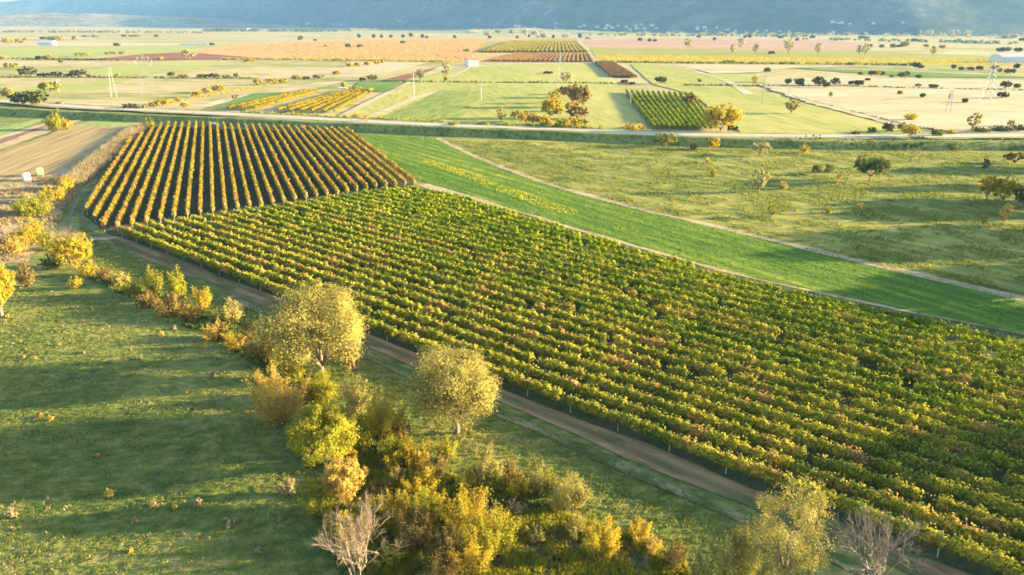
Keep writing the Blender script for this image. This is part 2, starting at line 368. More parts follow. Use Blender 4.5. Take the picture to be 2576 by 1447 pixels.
# near side
LEVEL[0] = 0.02
m_past = field_mat('pasture', [(.10, .14, .03), (.20, .22, .045), (.32, .30, .07), (.43, .37, .11)], .05, .6, ang((1400, 400), (2300, 560)), 5, (7.0, .3, (.12, .16, .05)), .9, 1.6)
field('pasture', [(1095, 349), (1300, 352), (1520, 360), (1717, 369), (2050, 378), (2384, 380), (3000, 380), (3000, 860), (2576, 748), (2200, 665), (1900, 592), (1600, 522), (1400, 470), (1200, 398)], m_past)
m_clov = field_mat('clover_field', [(.055, .13, .018), (.11, .21, .025), (.20, .28, .035), (.33, .34, .05)], .08, .8, ang((1200, 440), (2300, 760)), 8, (3.4, .65, (.07, .13, .025)), .9, 2.0)
field('field', [(905, 338), (1100, 349), (1200, 396), (1400, 470), (1600, 522), (1900, 592), (2200, 665), (2576, 748), (3000, 860), (3000, 960), (2576, 838), (2300, 785), (2100, 745), (1800, 676), (1500, 590), (1300, 530), (1150, 486), (1050, 455), (960, 395)], m_clov)
m_strip = field_mat('dry_grass_strip', [(.30, .25, .12), (.46, .34, .20), (.56, .42, .27)], .1, .9, 0, 2, None, .8, 2.5)
strip('path', [(1100, 347), (1150, 372), (1200, 397), (1400, 471), (1600, 523), (1900, 593), (2200, 667), (2576, 750), (2900, 830)], 2.0, m_strip, jit=.3)
strip('path', [(1060, 464), (1150, 489), (1300, 537), (1500, 598), (1800, 688), (2100, 756), (2300, 798)], 3.4, m_strip, jit=.3)
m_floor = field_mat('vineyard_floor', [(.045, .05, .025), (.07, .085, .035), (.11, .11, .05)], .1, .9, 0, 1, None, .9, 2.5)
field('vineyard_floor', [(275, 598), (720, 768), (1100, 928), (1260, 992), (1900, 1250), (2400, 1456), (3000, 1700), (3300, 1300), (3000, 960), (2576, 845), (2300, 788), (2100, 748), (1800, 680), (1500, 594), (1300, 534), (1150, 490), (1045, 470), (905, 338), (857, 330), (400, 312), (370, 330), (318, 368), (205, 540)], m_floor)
m_track = field_mat('dirt_track', [(.13, .12, .04), (.34, .20, .10), (.44, .27, .14), (.50, .34, .19)], .12, .7, ang((300, 610), (2100, 1390)), 4, (1.9, .65, (.13, .14, .05)), .8, 3, (.45, .54, (.13, .16, .05)))
def ground_ribbon(G, wd, mat, z, jit, seed):
    R = ribbon_pts(G, wd, seed, jit); V = []; F = []
    for q, n, h in R: V += [(q[0] + n[0] * h / 2, q[1] + n[1] * h / 2, 0), (q[0] - n[0] * h / 2, q[1] - n[1] * h / 2, 0)]
    for i in range(len(R) - 1): F.append([2 * i, 2 * i + 1, 2 * i + 3, 2 * i + 2])
    return struct('track', mesh_py('track', V, F, mat), z)
ground_ribbon([(-68.3, 118.5), (-31.2, 88.9), (-9.3, 71.2), (18.8, 47.9), (42.8, 28.4)], 2.7, m_track, .072, .25, 5)
m_track2 = field_mat('beige_wheel_track', [(.09, .13, .04), (.15, .17, .06), (.24, .21, .10), (.32, .26, .15)], .35, 1.2, ang((300, 610), (2100, 1390)), 3, None, .8, 3, None, .08)
ground_ribbon([(-40, 92.5), (-20, 76.3), (-6, 65.0), (15.8, 46.6), (39.5, 27.4)], 1.1, m_track2, .078, .5, 6)
m_rut = field_mat('wheel_rut', [(.12, .13, .06), (.25, .2, .14), (.33, .27, .2)], .1, .9, 0, 1, None, .6, 3)
M['flower'] = leaf_mat('flower_heads', [(.35, .38, .03), (.60, .52, .04), (.70, .58, .05)], .3, .4)
strip('track', [(372, 325), (300, 385), (240, 440), (200, 490), (172, 545), (165, 600)], .55, m_rut, jit=.3)
strip('track', [(376, 330), (315, 385), (262, 440), (225, 490), (198, 545), (195, 590), (230, 600), (290, 598)], .5, m_rut, jit=.3)
strip('path', [(225, 602), (260, 600), (292, 600)], 2.2, m_strip)
# left: ploughed plots and rough grass
m_rough = field_mat('rough_grass', [(.12, .12, .06), (.26, .21, .12), (.42, .31, .2), (.5, .38, .26)], .12, .8, 0.3, 1.5, None, .9, 2.5)
field('rough_grass', [(-200, 478), (0, 470), (120, 440), (200, 410), (330, 335), (372, 322), (330, 360), (250, 420), (190, 480), (150, 540), (130, 600), (60, 660), (-200, 690)], m_rough)
aP = ang((0, 382), (225, 303))
m_pl = field_mat('ploughed_plot', [(.22, .13, .07), (.36, .24, .12), (.46, .31, .17), (.26, .27, .09)], .3, .9, aP, 22, (3.6, .5, (.2, .22, .07)), .8, 2.5)
field('field', [(-200, 455), (0, 382), (225, 303), (345, 308), (330, 330), (200, 412), (120, 440), (0, 470), (-200, 478)], m_pl)
m_pg = field_mat('grassy_plot', [(.16, .24, .06), (.26, .34, .09), (.36, .4, .13)], .08, .6, aP, 4, None, .7, 2.0)
field('field', [(240, 304), (352, 308), (320, 317), (200, 318)], m_pg)
field('field', [(-200, 360), (0, 322), (110, 296), (100, 308), (0, 342), (-200, 392)], m_pg)
field('field', [(-200, 392), (0, 344), (112, 310), (215, 301), (0, 376), (-200, 445)], m_strip)
m_dk = field_mat('dark_earth', [(.16, .1, .07), (.22, .14, .1), (.28, .19, .13)], .1, .6, aP, 4, None, .7, 2)
field('field', [(-200, 400), (0, 352), (105, 318), (118, 322), (0, 362), (-200, 420)], m_dk)
# grassy bank with a steep near face
BANK = [(-500, 262), (-100, 285), (0, 289), (200, 301), (400, 309.5), (600, 318), (853, 330), (1187, 344), (1520, 357), (1717, 368), (2050, 377), (2384, 379), (2900, 379)]
m_bank = field_mat('bank_grass', [(.06, .10, .035), (.14, .18, .05), (.24, .26, .08), (.32, .3, .12)], .15, .9, 0, 1, None, .9, 2.5)
R = ribbon_pts([at(*p) for p in BANK], 1, 9, 0); V = []; F = []
prof = [(-.2, 0), (.5, 1.0), (.9, 1.9), (1.4, 2.35), (3.0, 2.5), (5.5, 2.35), (9.5, .02)]
for i, (q, n, h) in enumerate(R):
    for o, z in prof:
        j = 0.22 * (float(vnoise(i * .9, o * 3, 4)) - .5); V.append((q[0] + n[0] * (o + j), q[1] + n[1] * (o + j), z * (1 + .8 * j)))
K = len(prof)
for i in range(len(R) - 1):
    for k in range(K - 1): F.append([i * K + k, (i + 1) * K + k, (i + 1) * K + k + 1, i * K + k + 1])
me = mesh_py('embankment', V, F, m_bank, None, True)
if sum(p.normal.z for p in me.polygons) < 0: me.flip_normals()
struct('embankment', me)

# ------------------------------------------------------------------ mountains
m_mt = field_mat('mountain_slope', [(.035, .06, .04), (.06, .09, .055), (.12, .13, .10), (.28, .26, .23)], .003, .02, .6, 1, None, .25, .02, (.0045, .62, (.15, .15, .12)), contrast=.2)
def terrain(name, xs, ys, fn, mat):
    X, Y = np.meshgrid(xs, ys); Z = fn(X, Y); nx = len(xs); ny = len(ys)
    V = np.stack([X, Y, Z], -1).reshape(-1, 3); I = np.arange(nx * ny).reshape(ny, nx)
    F = np.stack([I[:-1, :-1], I[:-1, 1:], I[1:, 1:], I[1:, :-1]], -1).reshape(-1, 4)
    return struct(name, mesh_np(name, V, F, mat, True))
terrain('mountains', np.linspace(-9000, 7000, 400), np.linspace(2750, 9800, 210), ridge_h, m_mt)
def far_range(X, Y):
    h = np.interp(X, [-16000, -13000, -9500, -7500, -6300, -5200, -3500], [420, 400, 380, 340, 260, 160, 0])
    return (h * (.85 + .5 * (fbm(X / 2500, Y / 2500, 8.) - .5))) * sm((Y - 11200) / 1500) * (1 - sm((Y - 14000) / 1800)) - 2
m_mt2 = field_mat('far_range_slope', [(.07, .08, .06), (.11, .11, .09), (.16, .15, .12)], .001, .01, .6, 2, None, .4, .02)
terrain('mountains', np.linspace(-16000, -3000, 130), np.linspace(11000, 15900, 60), far_range, m_mt2)
def left_hill(X, Y):
    d1 = np.exp(-((X + 3150) / 950) ** 2) * 84 + np.exp(-((X + 2150) / 520) ** 2) * 34 + np.exp(-((X + 4700) / 900) ** 2) * 64
    return d1 * sm((Y - 4400) / 650) * (1 - sm((Y - 5300) / 700)) * (.8 + .6 * (fbm(X / 260, Y / 260, 3.) - .3)) - 1.5
m_hill = field_mat('dry_hill_slope', [(.08, .075, .03), (.20, .15, .06), (.30, .22, .095), (.38, .28, .14)], .006, .03, 0, 1, None, .6, .1)
terrain('hills', np.linspace(-6400, -600, 230), np.linspace(4350, 6000, 70), left_hill, m_hill)
def mid_hill(X, Y):
    return 17 * np.exp(-((X - 60) / 330) ** 2) * sm((Y - 2750) / 180) * (1 - sm((Y - 3150) / 250)) * (.7 + .9 * (fbm(X / 90, Y / 90, 6.) - .3)) - .8
m_hill2 = field_mat('scrubby_rise', [(.14, .16, .08), (.30, .28, .14), (.42, .36, .2)], .01, .06, 0, 1, None, .6, .2)
terrain('hills', np.linspace(-900, 900, 150), np.linspace(2750, 3400, 50), mid_hill, m_hill2)

# ------------------------------------------------------------------ vine rows
ORD = ['first', 'second', 'third', 'fourth', 'fifth', 'sixth', 'seventh', 'eighth', 'ninth', 'tenth', 'eleventh', 'twelfth', 'thirteenth', 'fourteenth', 'fifteenth', 'sixteenth', 'seventeenth', 'eighteenth', 'nineteenth', 'twentieth']
def nth(i): return ORD[i] if i < 20 else ('twenty-' + ORD[i - 20] if i < 29 else ('thirtieth' if i == 29 else 'thirty-' + ORD[i - 30]))
def clip_line(p, d, poly):
    ts = []
    n = len(poly)
    for i in range(n):
        a, b = poly[i], poly[(i + 1) % n]; ex, ey = b[0] - a[0], b[1] - a[1]
        den = d[0] * ey - d[1] * ex
        if abs(den) < 1e-9: continue
        t = ((a[0] - p[0]) * ey - (a[1] - p[1]) * ex) / den; s = ((a[0] - p[0]) * d[1] - (a[1] - p[1]) * d[0]) / den
        if 0 <= s < 1: ts.append(t)
    ts.sort(); best = None
    for i in range(0, len(ts) - 1, 2):
        if best is None or ts[i + 1] - ts[i] > best[1] - best[0]: best = (ts[i], ts[i + 1])
    return best
def row_foliage(L, ox, oy, dx, dy, seed, dens=1.0, height=1.85, width=.42, leaf=.2):
    """leaf cloud of one trained row; leaf number and size follow the distance to the viewer's side"""
    rng = np.random.default_rng(seed); P = []; S = []; O = []
    nv = int(L / 1.1)
    for k in range(nv):
        x = (k + .5) * 1.1 + rng.uniform(-.15, .15); wx, wy = ox + dx * x, oy + dy * x
        dist = math.sqrt(wx * wx + wy * wy + CAM_H ** 2)
        if rng.random() < .035: continue
        h = height * rng.uniform(.88, 1.1); wd = width * rng.uniform(.85, 1.15)
        lod = min(1.0, 75 / dist); n = int(400 * dens * (lod ** 1.15)) + 8; lf = leaf * (1 / lod) ** .62
        a = rng.uniform(0, 2 * np.pi, n); r = np.sqrt(rng.uniform(.1, 1, n))
        y = np.cos(a) * wd * r; z = .68 + (h - .68) * .5 + np.sin(a) * (h - .68) * .5 * r
        t = z > h * .8; y[t] *= .75
        xx = x + rng.normal(0, .36, n)
        ns = max(2, n // 16)                         # shoots sticking up or out
        sx = x + rng.normal(0, .35, ns); sz = h + rng.uniform(-.1, .28, ns); sy = rng.normal(0, wd * .45, ns)
        P.append(np.stack([np.r_[xx, sx], np.r_[y, sy], np.r_[z, sz]], 1)); S.append(np.full(n + ns, lf)); O.append(np.stack([np.r_[(xx - x) * 1.3, sx - x], np.r_[y, sy * .5] / wd * .55, np.r_[(z - .55 - h * .38) * 1.1, sz * .4]], 1))
    P = np.concatenate(P); S = np.concatenate(S)
    return leaf_quads(P, S, rng, .1, .85, np.concatenate(O), 2.2)
POST = B().tube([(0, 0, 0), (0, 0, 2.0)], [.045, .04], 6).box(-.03, .03, -.03, .03, 2.0, 2.03).me('post', M['post'])
def vine_row(p, q, mat, label, group, seed, posts=0, **kw):
    L = math.dist(p, q)
    if L < 3: return
    dx, dy = (q[0] - p[0]) / L, (q[1] - p[1]) / L; rz = math.atan2(dy, dx)
    root = link('vine_row', None, None, (p[0], p[1], .12), rz); tag(root, label, 'vine row', group)
    V, F = row_foliage(L, p[0], p[1], dx, dy, seed, **kw)
    link('foliage', mesh_np('vine_foliage', V, F, mat), root)
    if posts == 1: xs = [0.1, L - .1]
    elif posts > 1: xs = list(np.arange(.1, L, posts))
    else: xs = []
    for x in xs: link('post', POST, root, (x, random.uniform(-.04, .04), -.05))
    return root
random.seed(5)
# big diagonal vineyard
poly = [at(*p) for p in [(285, 600), (720, 765), (1100, 925), (1260, 988), (1900, 1245), (2400, 1450), (2950, 1680), (3150, 1300)]] + [at(*p, .9 if p[0] > 1040 else .35) for p in [ (2950, 960), (2576, 862), (2300, 803), (2100, 762), (1800, 694), (1500, 605), (1300, 545), (1150, 500), (1045, 478), (949, 492), (792, 518), (623, 543), (428, 571), (293, 594)]]
d = (.777, -.629); nrm = (.629, .777); k = 0
rows = []
for i in range(30):
    off = 50.9 + 2.38 * i; c = clip_line((nrm[0] * off, nrm[1] * off), d, poly)
    if c and c[1] - c[0] > 6: rows.append((off, c))
for i, (off, (t0, t1)) in enumerate(rows):
    p = (nrm[0] * off + d[0] * t0, nrm[1] * off + d[1] * t0); q = (nrm[0] * off + d[0] * t1, nrm[1] * off + d[1] * t1)
    mat = M['vine_mixed'] if i < 9 or i in (11, 12) else (M['vine_between'] if i < 17 else M['vine_green'])
    lab = f'{nth(i)} diagonal vine row counted from the brown dirt track' if i else 'diagonal vine row edging the brown dirt track, posts showing beneath its leaves'
    if i == len(rows) - 1: lab = 'last diagonal vine row, beside the pale dry grass strip and bright green field'
    vine_row(p, q, mat, lab, 'diagonal vine rows of the big vineyard', 100 + i, 5.2 if i == 0 else (1 if i < 12 else 0), width=.43, height=1.9)
# upright rows behind it
poly = [at(*p) for p in [(209, 530), (240, 562), (262, 584), (293, 587), (428, 560), (623, 531), (792, 507), (949, 481), (1052, 470), (893, 334), (857, 333), (660, 326), (480, 319), (415, 319), (386, 331), (361, 344), (318, 368)]]
d = (-.370, .929); nrm = (.929, .370); o0, o1 = -25.7, 39.2
for i in range(30):
    off = o0 + (o1 - o0) * i / 29; c = clip_line((nrm[0] * off, nrm[1] * off), d, poly)
    if not c: continue
    t0, t1 = c
    p = (nrm[0] * off + d[0] * t0, nrm[1] * off + d[1] * t0); q = (nrm[0] * off + d[0] * t1, nrm[1] * off + d[1] * t1)
    lab = f'{nth(i)} golden vine row from the grassy track in the block of upright rows'
    if i == 0: lab = 'shortest golden vine row beside the curving grassy wheel track'
    if i == 29: lab = 'golden vine row on the far edge of its block, along the bright green field'
    vine_row(p, q, M['vine_gold'], lab, 'golden vine rows ending at the grassy bank', 200 + i, 1, width=.36, height=1.8, dens=.85)
# vineyard beyond the road, beside the yellow tree
def block(corners, n, mat, fmt, group, seed, **kw):
    """rows between two surveyed edges: corners = near-left, far-left, far-right, near-right"""
    a, b, c, e = [at(*p) for p in corners]
    for i in range(n):
        t = i / (n - 1)
        p = (a[0] + (e[0] - a[0]) * t, a[1] + (e[1] - a[1]) * t); q = (b[0] + (c[0] - b[0]) * t, b[1] + (c[1] - b[1]) * t)
        vine_row(p, q, mat, fmt.format(nth(i)), group, seed + i, **kw)
block([(1645, 327), (1575, 235), (1737, 241), (1800, 330)], 13, M['vine_green'], '{} green vine row from the farm track in the small vineyard by the yellow tree', 'rows of the small vineyard beyond the road', 300, width=.55, height=1.9, dens=1.3)
block([(1539, 196), (1497, 159), (1538, 159), (1600, 197)], 9, M['vine_rust'], '{} rust coloured vine row counted from the pale farm road', 'rust coloured vine rows by the pale farm road', 330, width=.5, height=1.6, dens=1.4, leaf=.3)
block([(700, 284), (880, 231), (938, 230), (842, 286)], 6, M['vine_yellow'], '{} orange and yellow vine row from the pale path in the plot above the road', 'orange and yellow vine rows above the road', 350, width=.6, height=1.8, dens=1.3)
block([(575, 279), (770, 233), (805, 233), (640, 279)], 3, M['vine_yellow'], '{} yellow vine row beside the narrow dark green strip above the road', 'yellow vine rows beside the narrow green strip', 360, width=.8, height=1.8, dens=1.5)
block([(1235, 156), (1300, 137), (1478, 137), (1490, 157)], 22, M['vine_orange'], '{} row from the left in the far block of orange vines by the road', 'far rows of orange vines west of the pale farm road', 400, width=.6, height=1.3, dens=2.0, leaf=.5)
block([(1215, 133), (1290, 107), (1446, 107), (1474, 133)], 24, M['vine_yellow'], '{} row from the left in the far yellow green block by the road', 'far rows of yellow green vines west of the pale farm road', 430, width=.8, height=1.9, dens=2.0, leaf=.7)
# vines too far off to tell apart: leafy rows as one mass per field
def mass(name, label, pts, mat, rowdir, gap, seed, leaf=1.1, step=1.6):
    poly = [at(*p) for p in pts]; rng = np.random.default_rng(seed)
    dx, dy = math.cos(rowdir), math.sin(rowdir); nx, ny = -dy, dx
    offs = [p[0] * nx + p[1] * ny for p in poly]; P = []
    o = min(offs) + gap
    while o < max(offs):
        c = clip_line((nx * o, ny * o), (dx, dy), poly)
        if c:
            s = np.arange(c[0], c[1], step); s = s + rng.uniform(-.5, .5, len(s)) * step
            P.append(np.stack([nx * o + dx * s + rng.normal(0, .35, len(s)), ny * o + dy * s + rng.normal(0, .35, len(s)), rng.uniform(.4, 1.9, len(s))], 1))
        o += gap
    P = np.concatenate(P); V, F = leaf_quads(P, leaf, rng, .4, .8)
    ob = link(name, mesh_np(name, V, F, mat)); ob['kind'] = 'stuff'; ob['label'] = label; ob['category'] = 'vines'; return ob
mass('vines', 'orange autumn vines covering the wide field left of the pale farm road', [(500, 128), (720, 109), (1230, 99), (1205, 134), (1180, 156), (950, 151), (740, 149), (720, 131)], M['vine_orange'], ang((1490, 157), (1455, 100)), 7.0, 1, 1.2, 2.4)
mass('vines', 'amber and yellow vines in the broad band right of the pale farm road', [(1497, 138), (2600, 153), (2690, 166), (2300, 164), (1510, 156)], M['vine_yellow'], ang((1510, 156), (1455, 100)), 5.0, 2, 1.0, 1.6)
# ------------------------------------------------------------------ trees and shrubs
def grow_round(h, r, rng, n=2600, leaf=.24, base=.16, lobes=26, flat=1.0):
    """crown of leaf clusters on overlapping lobes, plus trunk with limbs; returns crown VF and trunk builder"""
    cz = h * (base + 1) / 2; rz = h * (1 - base) / 2
    T = B(); P = []; tips = []
    for k in range(lobes):
        a = k * 2.4 + rng.uniform(-.5, .5); e = -.75 + 1.7 * k / (lobes - 1); rr = math.sqrt(max(0, 1 - e * e * .8)) * rng.uniform(.48, .86)
        tips.append((math.cos(a) * rr * r, math.sin(a) * rr * r, cz + e * rz * .66 * flat, min(r, rz * 1.3) * rng.uniform(.24, .46)))
    th = h * base * .9
    T.tube([(0, 0, -.1), (.04 * h * rng.normal() * .3, 0, th * .5), (.02, .02, th), (0, 0, h * .6)], [h * .034, h * .026, h * .022, h * .008], 8)
    for x, y, z, s in tips[:9]: T.tube([(0, 0, th * .85), (x * .4, y * .4, th + (z - th) * .5), (x, y, z)], [h * .018, h * .011, h * .003], 5)
    per = n // lobes; O = []
    for x, y, z, s in tips:
        m = max(3, per // 22); c = rng.normal(size=(m, 3)); c /= np.linalg.norm(c, axis=1)[:, None]
        c = c * (s * rng.uniform(.55, 1.15, m))[:, None] * np.array([1, 1, .85]) + np.array([x, y, z])
        q = np.repeat(c, max(1, per // m), 0); q = q + rng.normal(0, s * .17, q.shape); P.append(q); O.append(q - np.array([x, y, z - s * .2]) + 0.1 * (q - np.array([0, 0, cz])))
    P = np.concatenate(P); O = np.concatenate(O); kk = P[:, 2] > h * base * .55; P = P[kk]; O = O[kk]
    P[:, 2] = np.minimum(P[:, 2], h * 1.03)
    return leaf_quads(P, leaf, rng, .1, .8, O, 1.3, .42), T
def grow_shoots(h, r, rng, n=1500, leaf=.2, shoots=34, low=.12):
    """many-stemmed shrub: arching shoots set with leaves, ragged spiky outline"""
    T = B(); P = []; per = max(4, n // shoots)
    for k in range(shoots):
        a = rng.uniform(0, 2 * np.pi); o = math.sqrt(rng.uniform(0, 1)); L = h * rng.uniform(.5, 1.1) * (1.05 - .42 * o * o); sx, sy = math.cos(a) * r * o * .35, math.sin(a) * r * o * .35
        ex, ey = math.cos(a) * r * o * rng.uniform(.75, 1.25), math.sin(a) * r * o * rng.uniform(.75, 1.25)
        if k < 11: T.tube([(sx * .4, sy * .4, -.05), ((sx + ex) * .5, (sy + ey) * .5, L * .5), (ex, ey, L)], [.035 + .008 * h, .02 + .004 * h, .006], 4)
        t = rng.uniform(low, 1, per) ** .8
        wob = (.10 * r + .05) * (1.25 - t)[:, None]
        q = np.stack([sx + (ex - sx) * t, sy + (ey - sy) * t, L * (t * 1.15 - .15 * t * t)], 1) + rng.normal(size=(per, 3)) * wob
        side = rng.random(per) < .3; q[side] += rng.normal(size=(side.sum(), 3)) * r * .12
        P.append(q)
    P = np.concatenate(P); P[:, 2] = np.abs(P[:, 2]) + .03
    return leaf_quads(P, leaf, rng, .2, .7, P - np.array([0, 0, h * .35]), .9), T
def grow_bare(h, r, rng, depth=5):
    T = B()
    def br(p, d, L, rad, k):
        q = p + d * L; m = p + d * L * .5 + Vector(rng.normal(size=3)) * L * .05
        T.tube([p, m, q], [rad, rad * .8, rad * .55], 5)
        if k == 0: return
        for j in range(3 if k > 1 else 4):
            nd = (d + Vector(rng.normal(size=3)) * .36 + Vector((0, 0, .10))).normalized(); br(p + d * L * rng.uniform(.55, 1), nd, L * rng.uniform(.55, .8), rad * .55, k - 1)
    for j in range(5):
        a = 2 * math.pi * (j + rng.uniform(0, .5)) / 5; dd = Vector((math.cos(a) * r / h * .8, math.sin(a) * r / h * .8, 1)).normalized()
        br(Vector((0, 0, -.1)), dd, h * .42, h * .015, depth)
    return T
def plant(name, x, yb, yt, wpx, style, mat, label, cat, group=None, bark='bark', seed=None, n=None, leaf=None, z=None):
    X, Y, h, wd = size_at(x, yb, yt, wpx); r = wd / 2
    seed = seed if seed is not None else int(x * 7 + yb * 13); rng = np.random.default_rng(seed)
    dist = math.hypot(Y, CAM_H); lf = leaf or max(.10, dist * .0020)
    root = link(name, None, None, (X, Y, .03 if z is None else z), rng.uniform(0, 6.28)); tag(root, label, cat, group)
    if style == 'bare':
        link('branches', grow_bare(h, r, rng).me('branches', M[bark], True), root); return root
    area = max(1.0, 2.2 * r * h + r * r * 2)
    if style == 'round':
        k = n or int(min(42000, max(260, 7.5 * area / (lf * lf)))); (V, F), T = grow_round(h, r, rng, k, lf * 1.1)
    elif style == 'dome':
        k = n or int(min(20000, max(260, 6.5 * area / (lf * lf)))); (V, F), T = grow_round(h, r, rng, k, lf, .26, 20, .8)
    elif style == 'tall':
        k = n or int(min(14000, max(200, 6.0 * area / (lf * lf)))); (V, F), T = grow_round(h, r, rng, k, lf, .18, 14, 1.2)
    else:
        k = n or int(min(14000, max(160, 5.0 * area / (lf * lf)))); (V, F), T = grow_shoots(h, r, rng, k, lf, int(min(46, 14 + 6 * r)))
    link('crown' if style != 'shoots' else 'foliage', mesh_np('crown', V, F, M[mat]), root)
    link('trunk' if style != 'shoots' else 'stems', T.me('trunk', M[bark], True), root)
    return root
TR = 'tree'; SH = 'shrub'
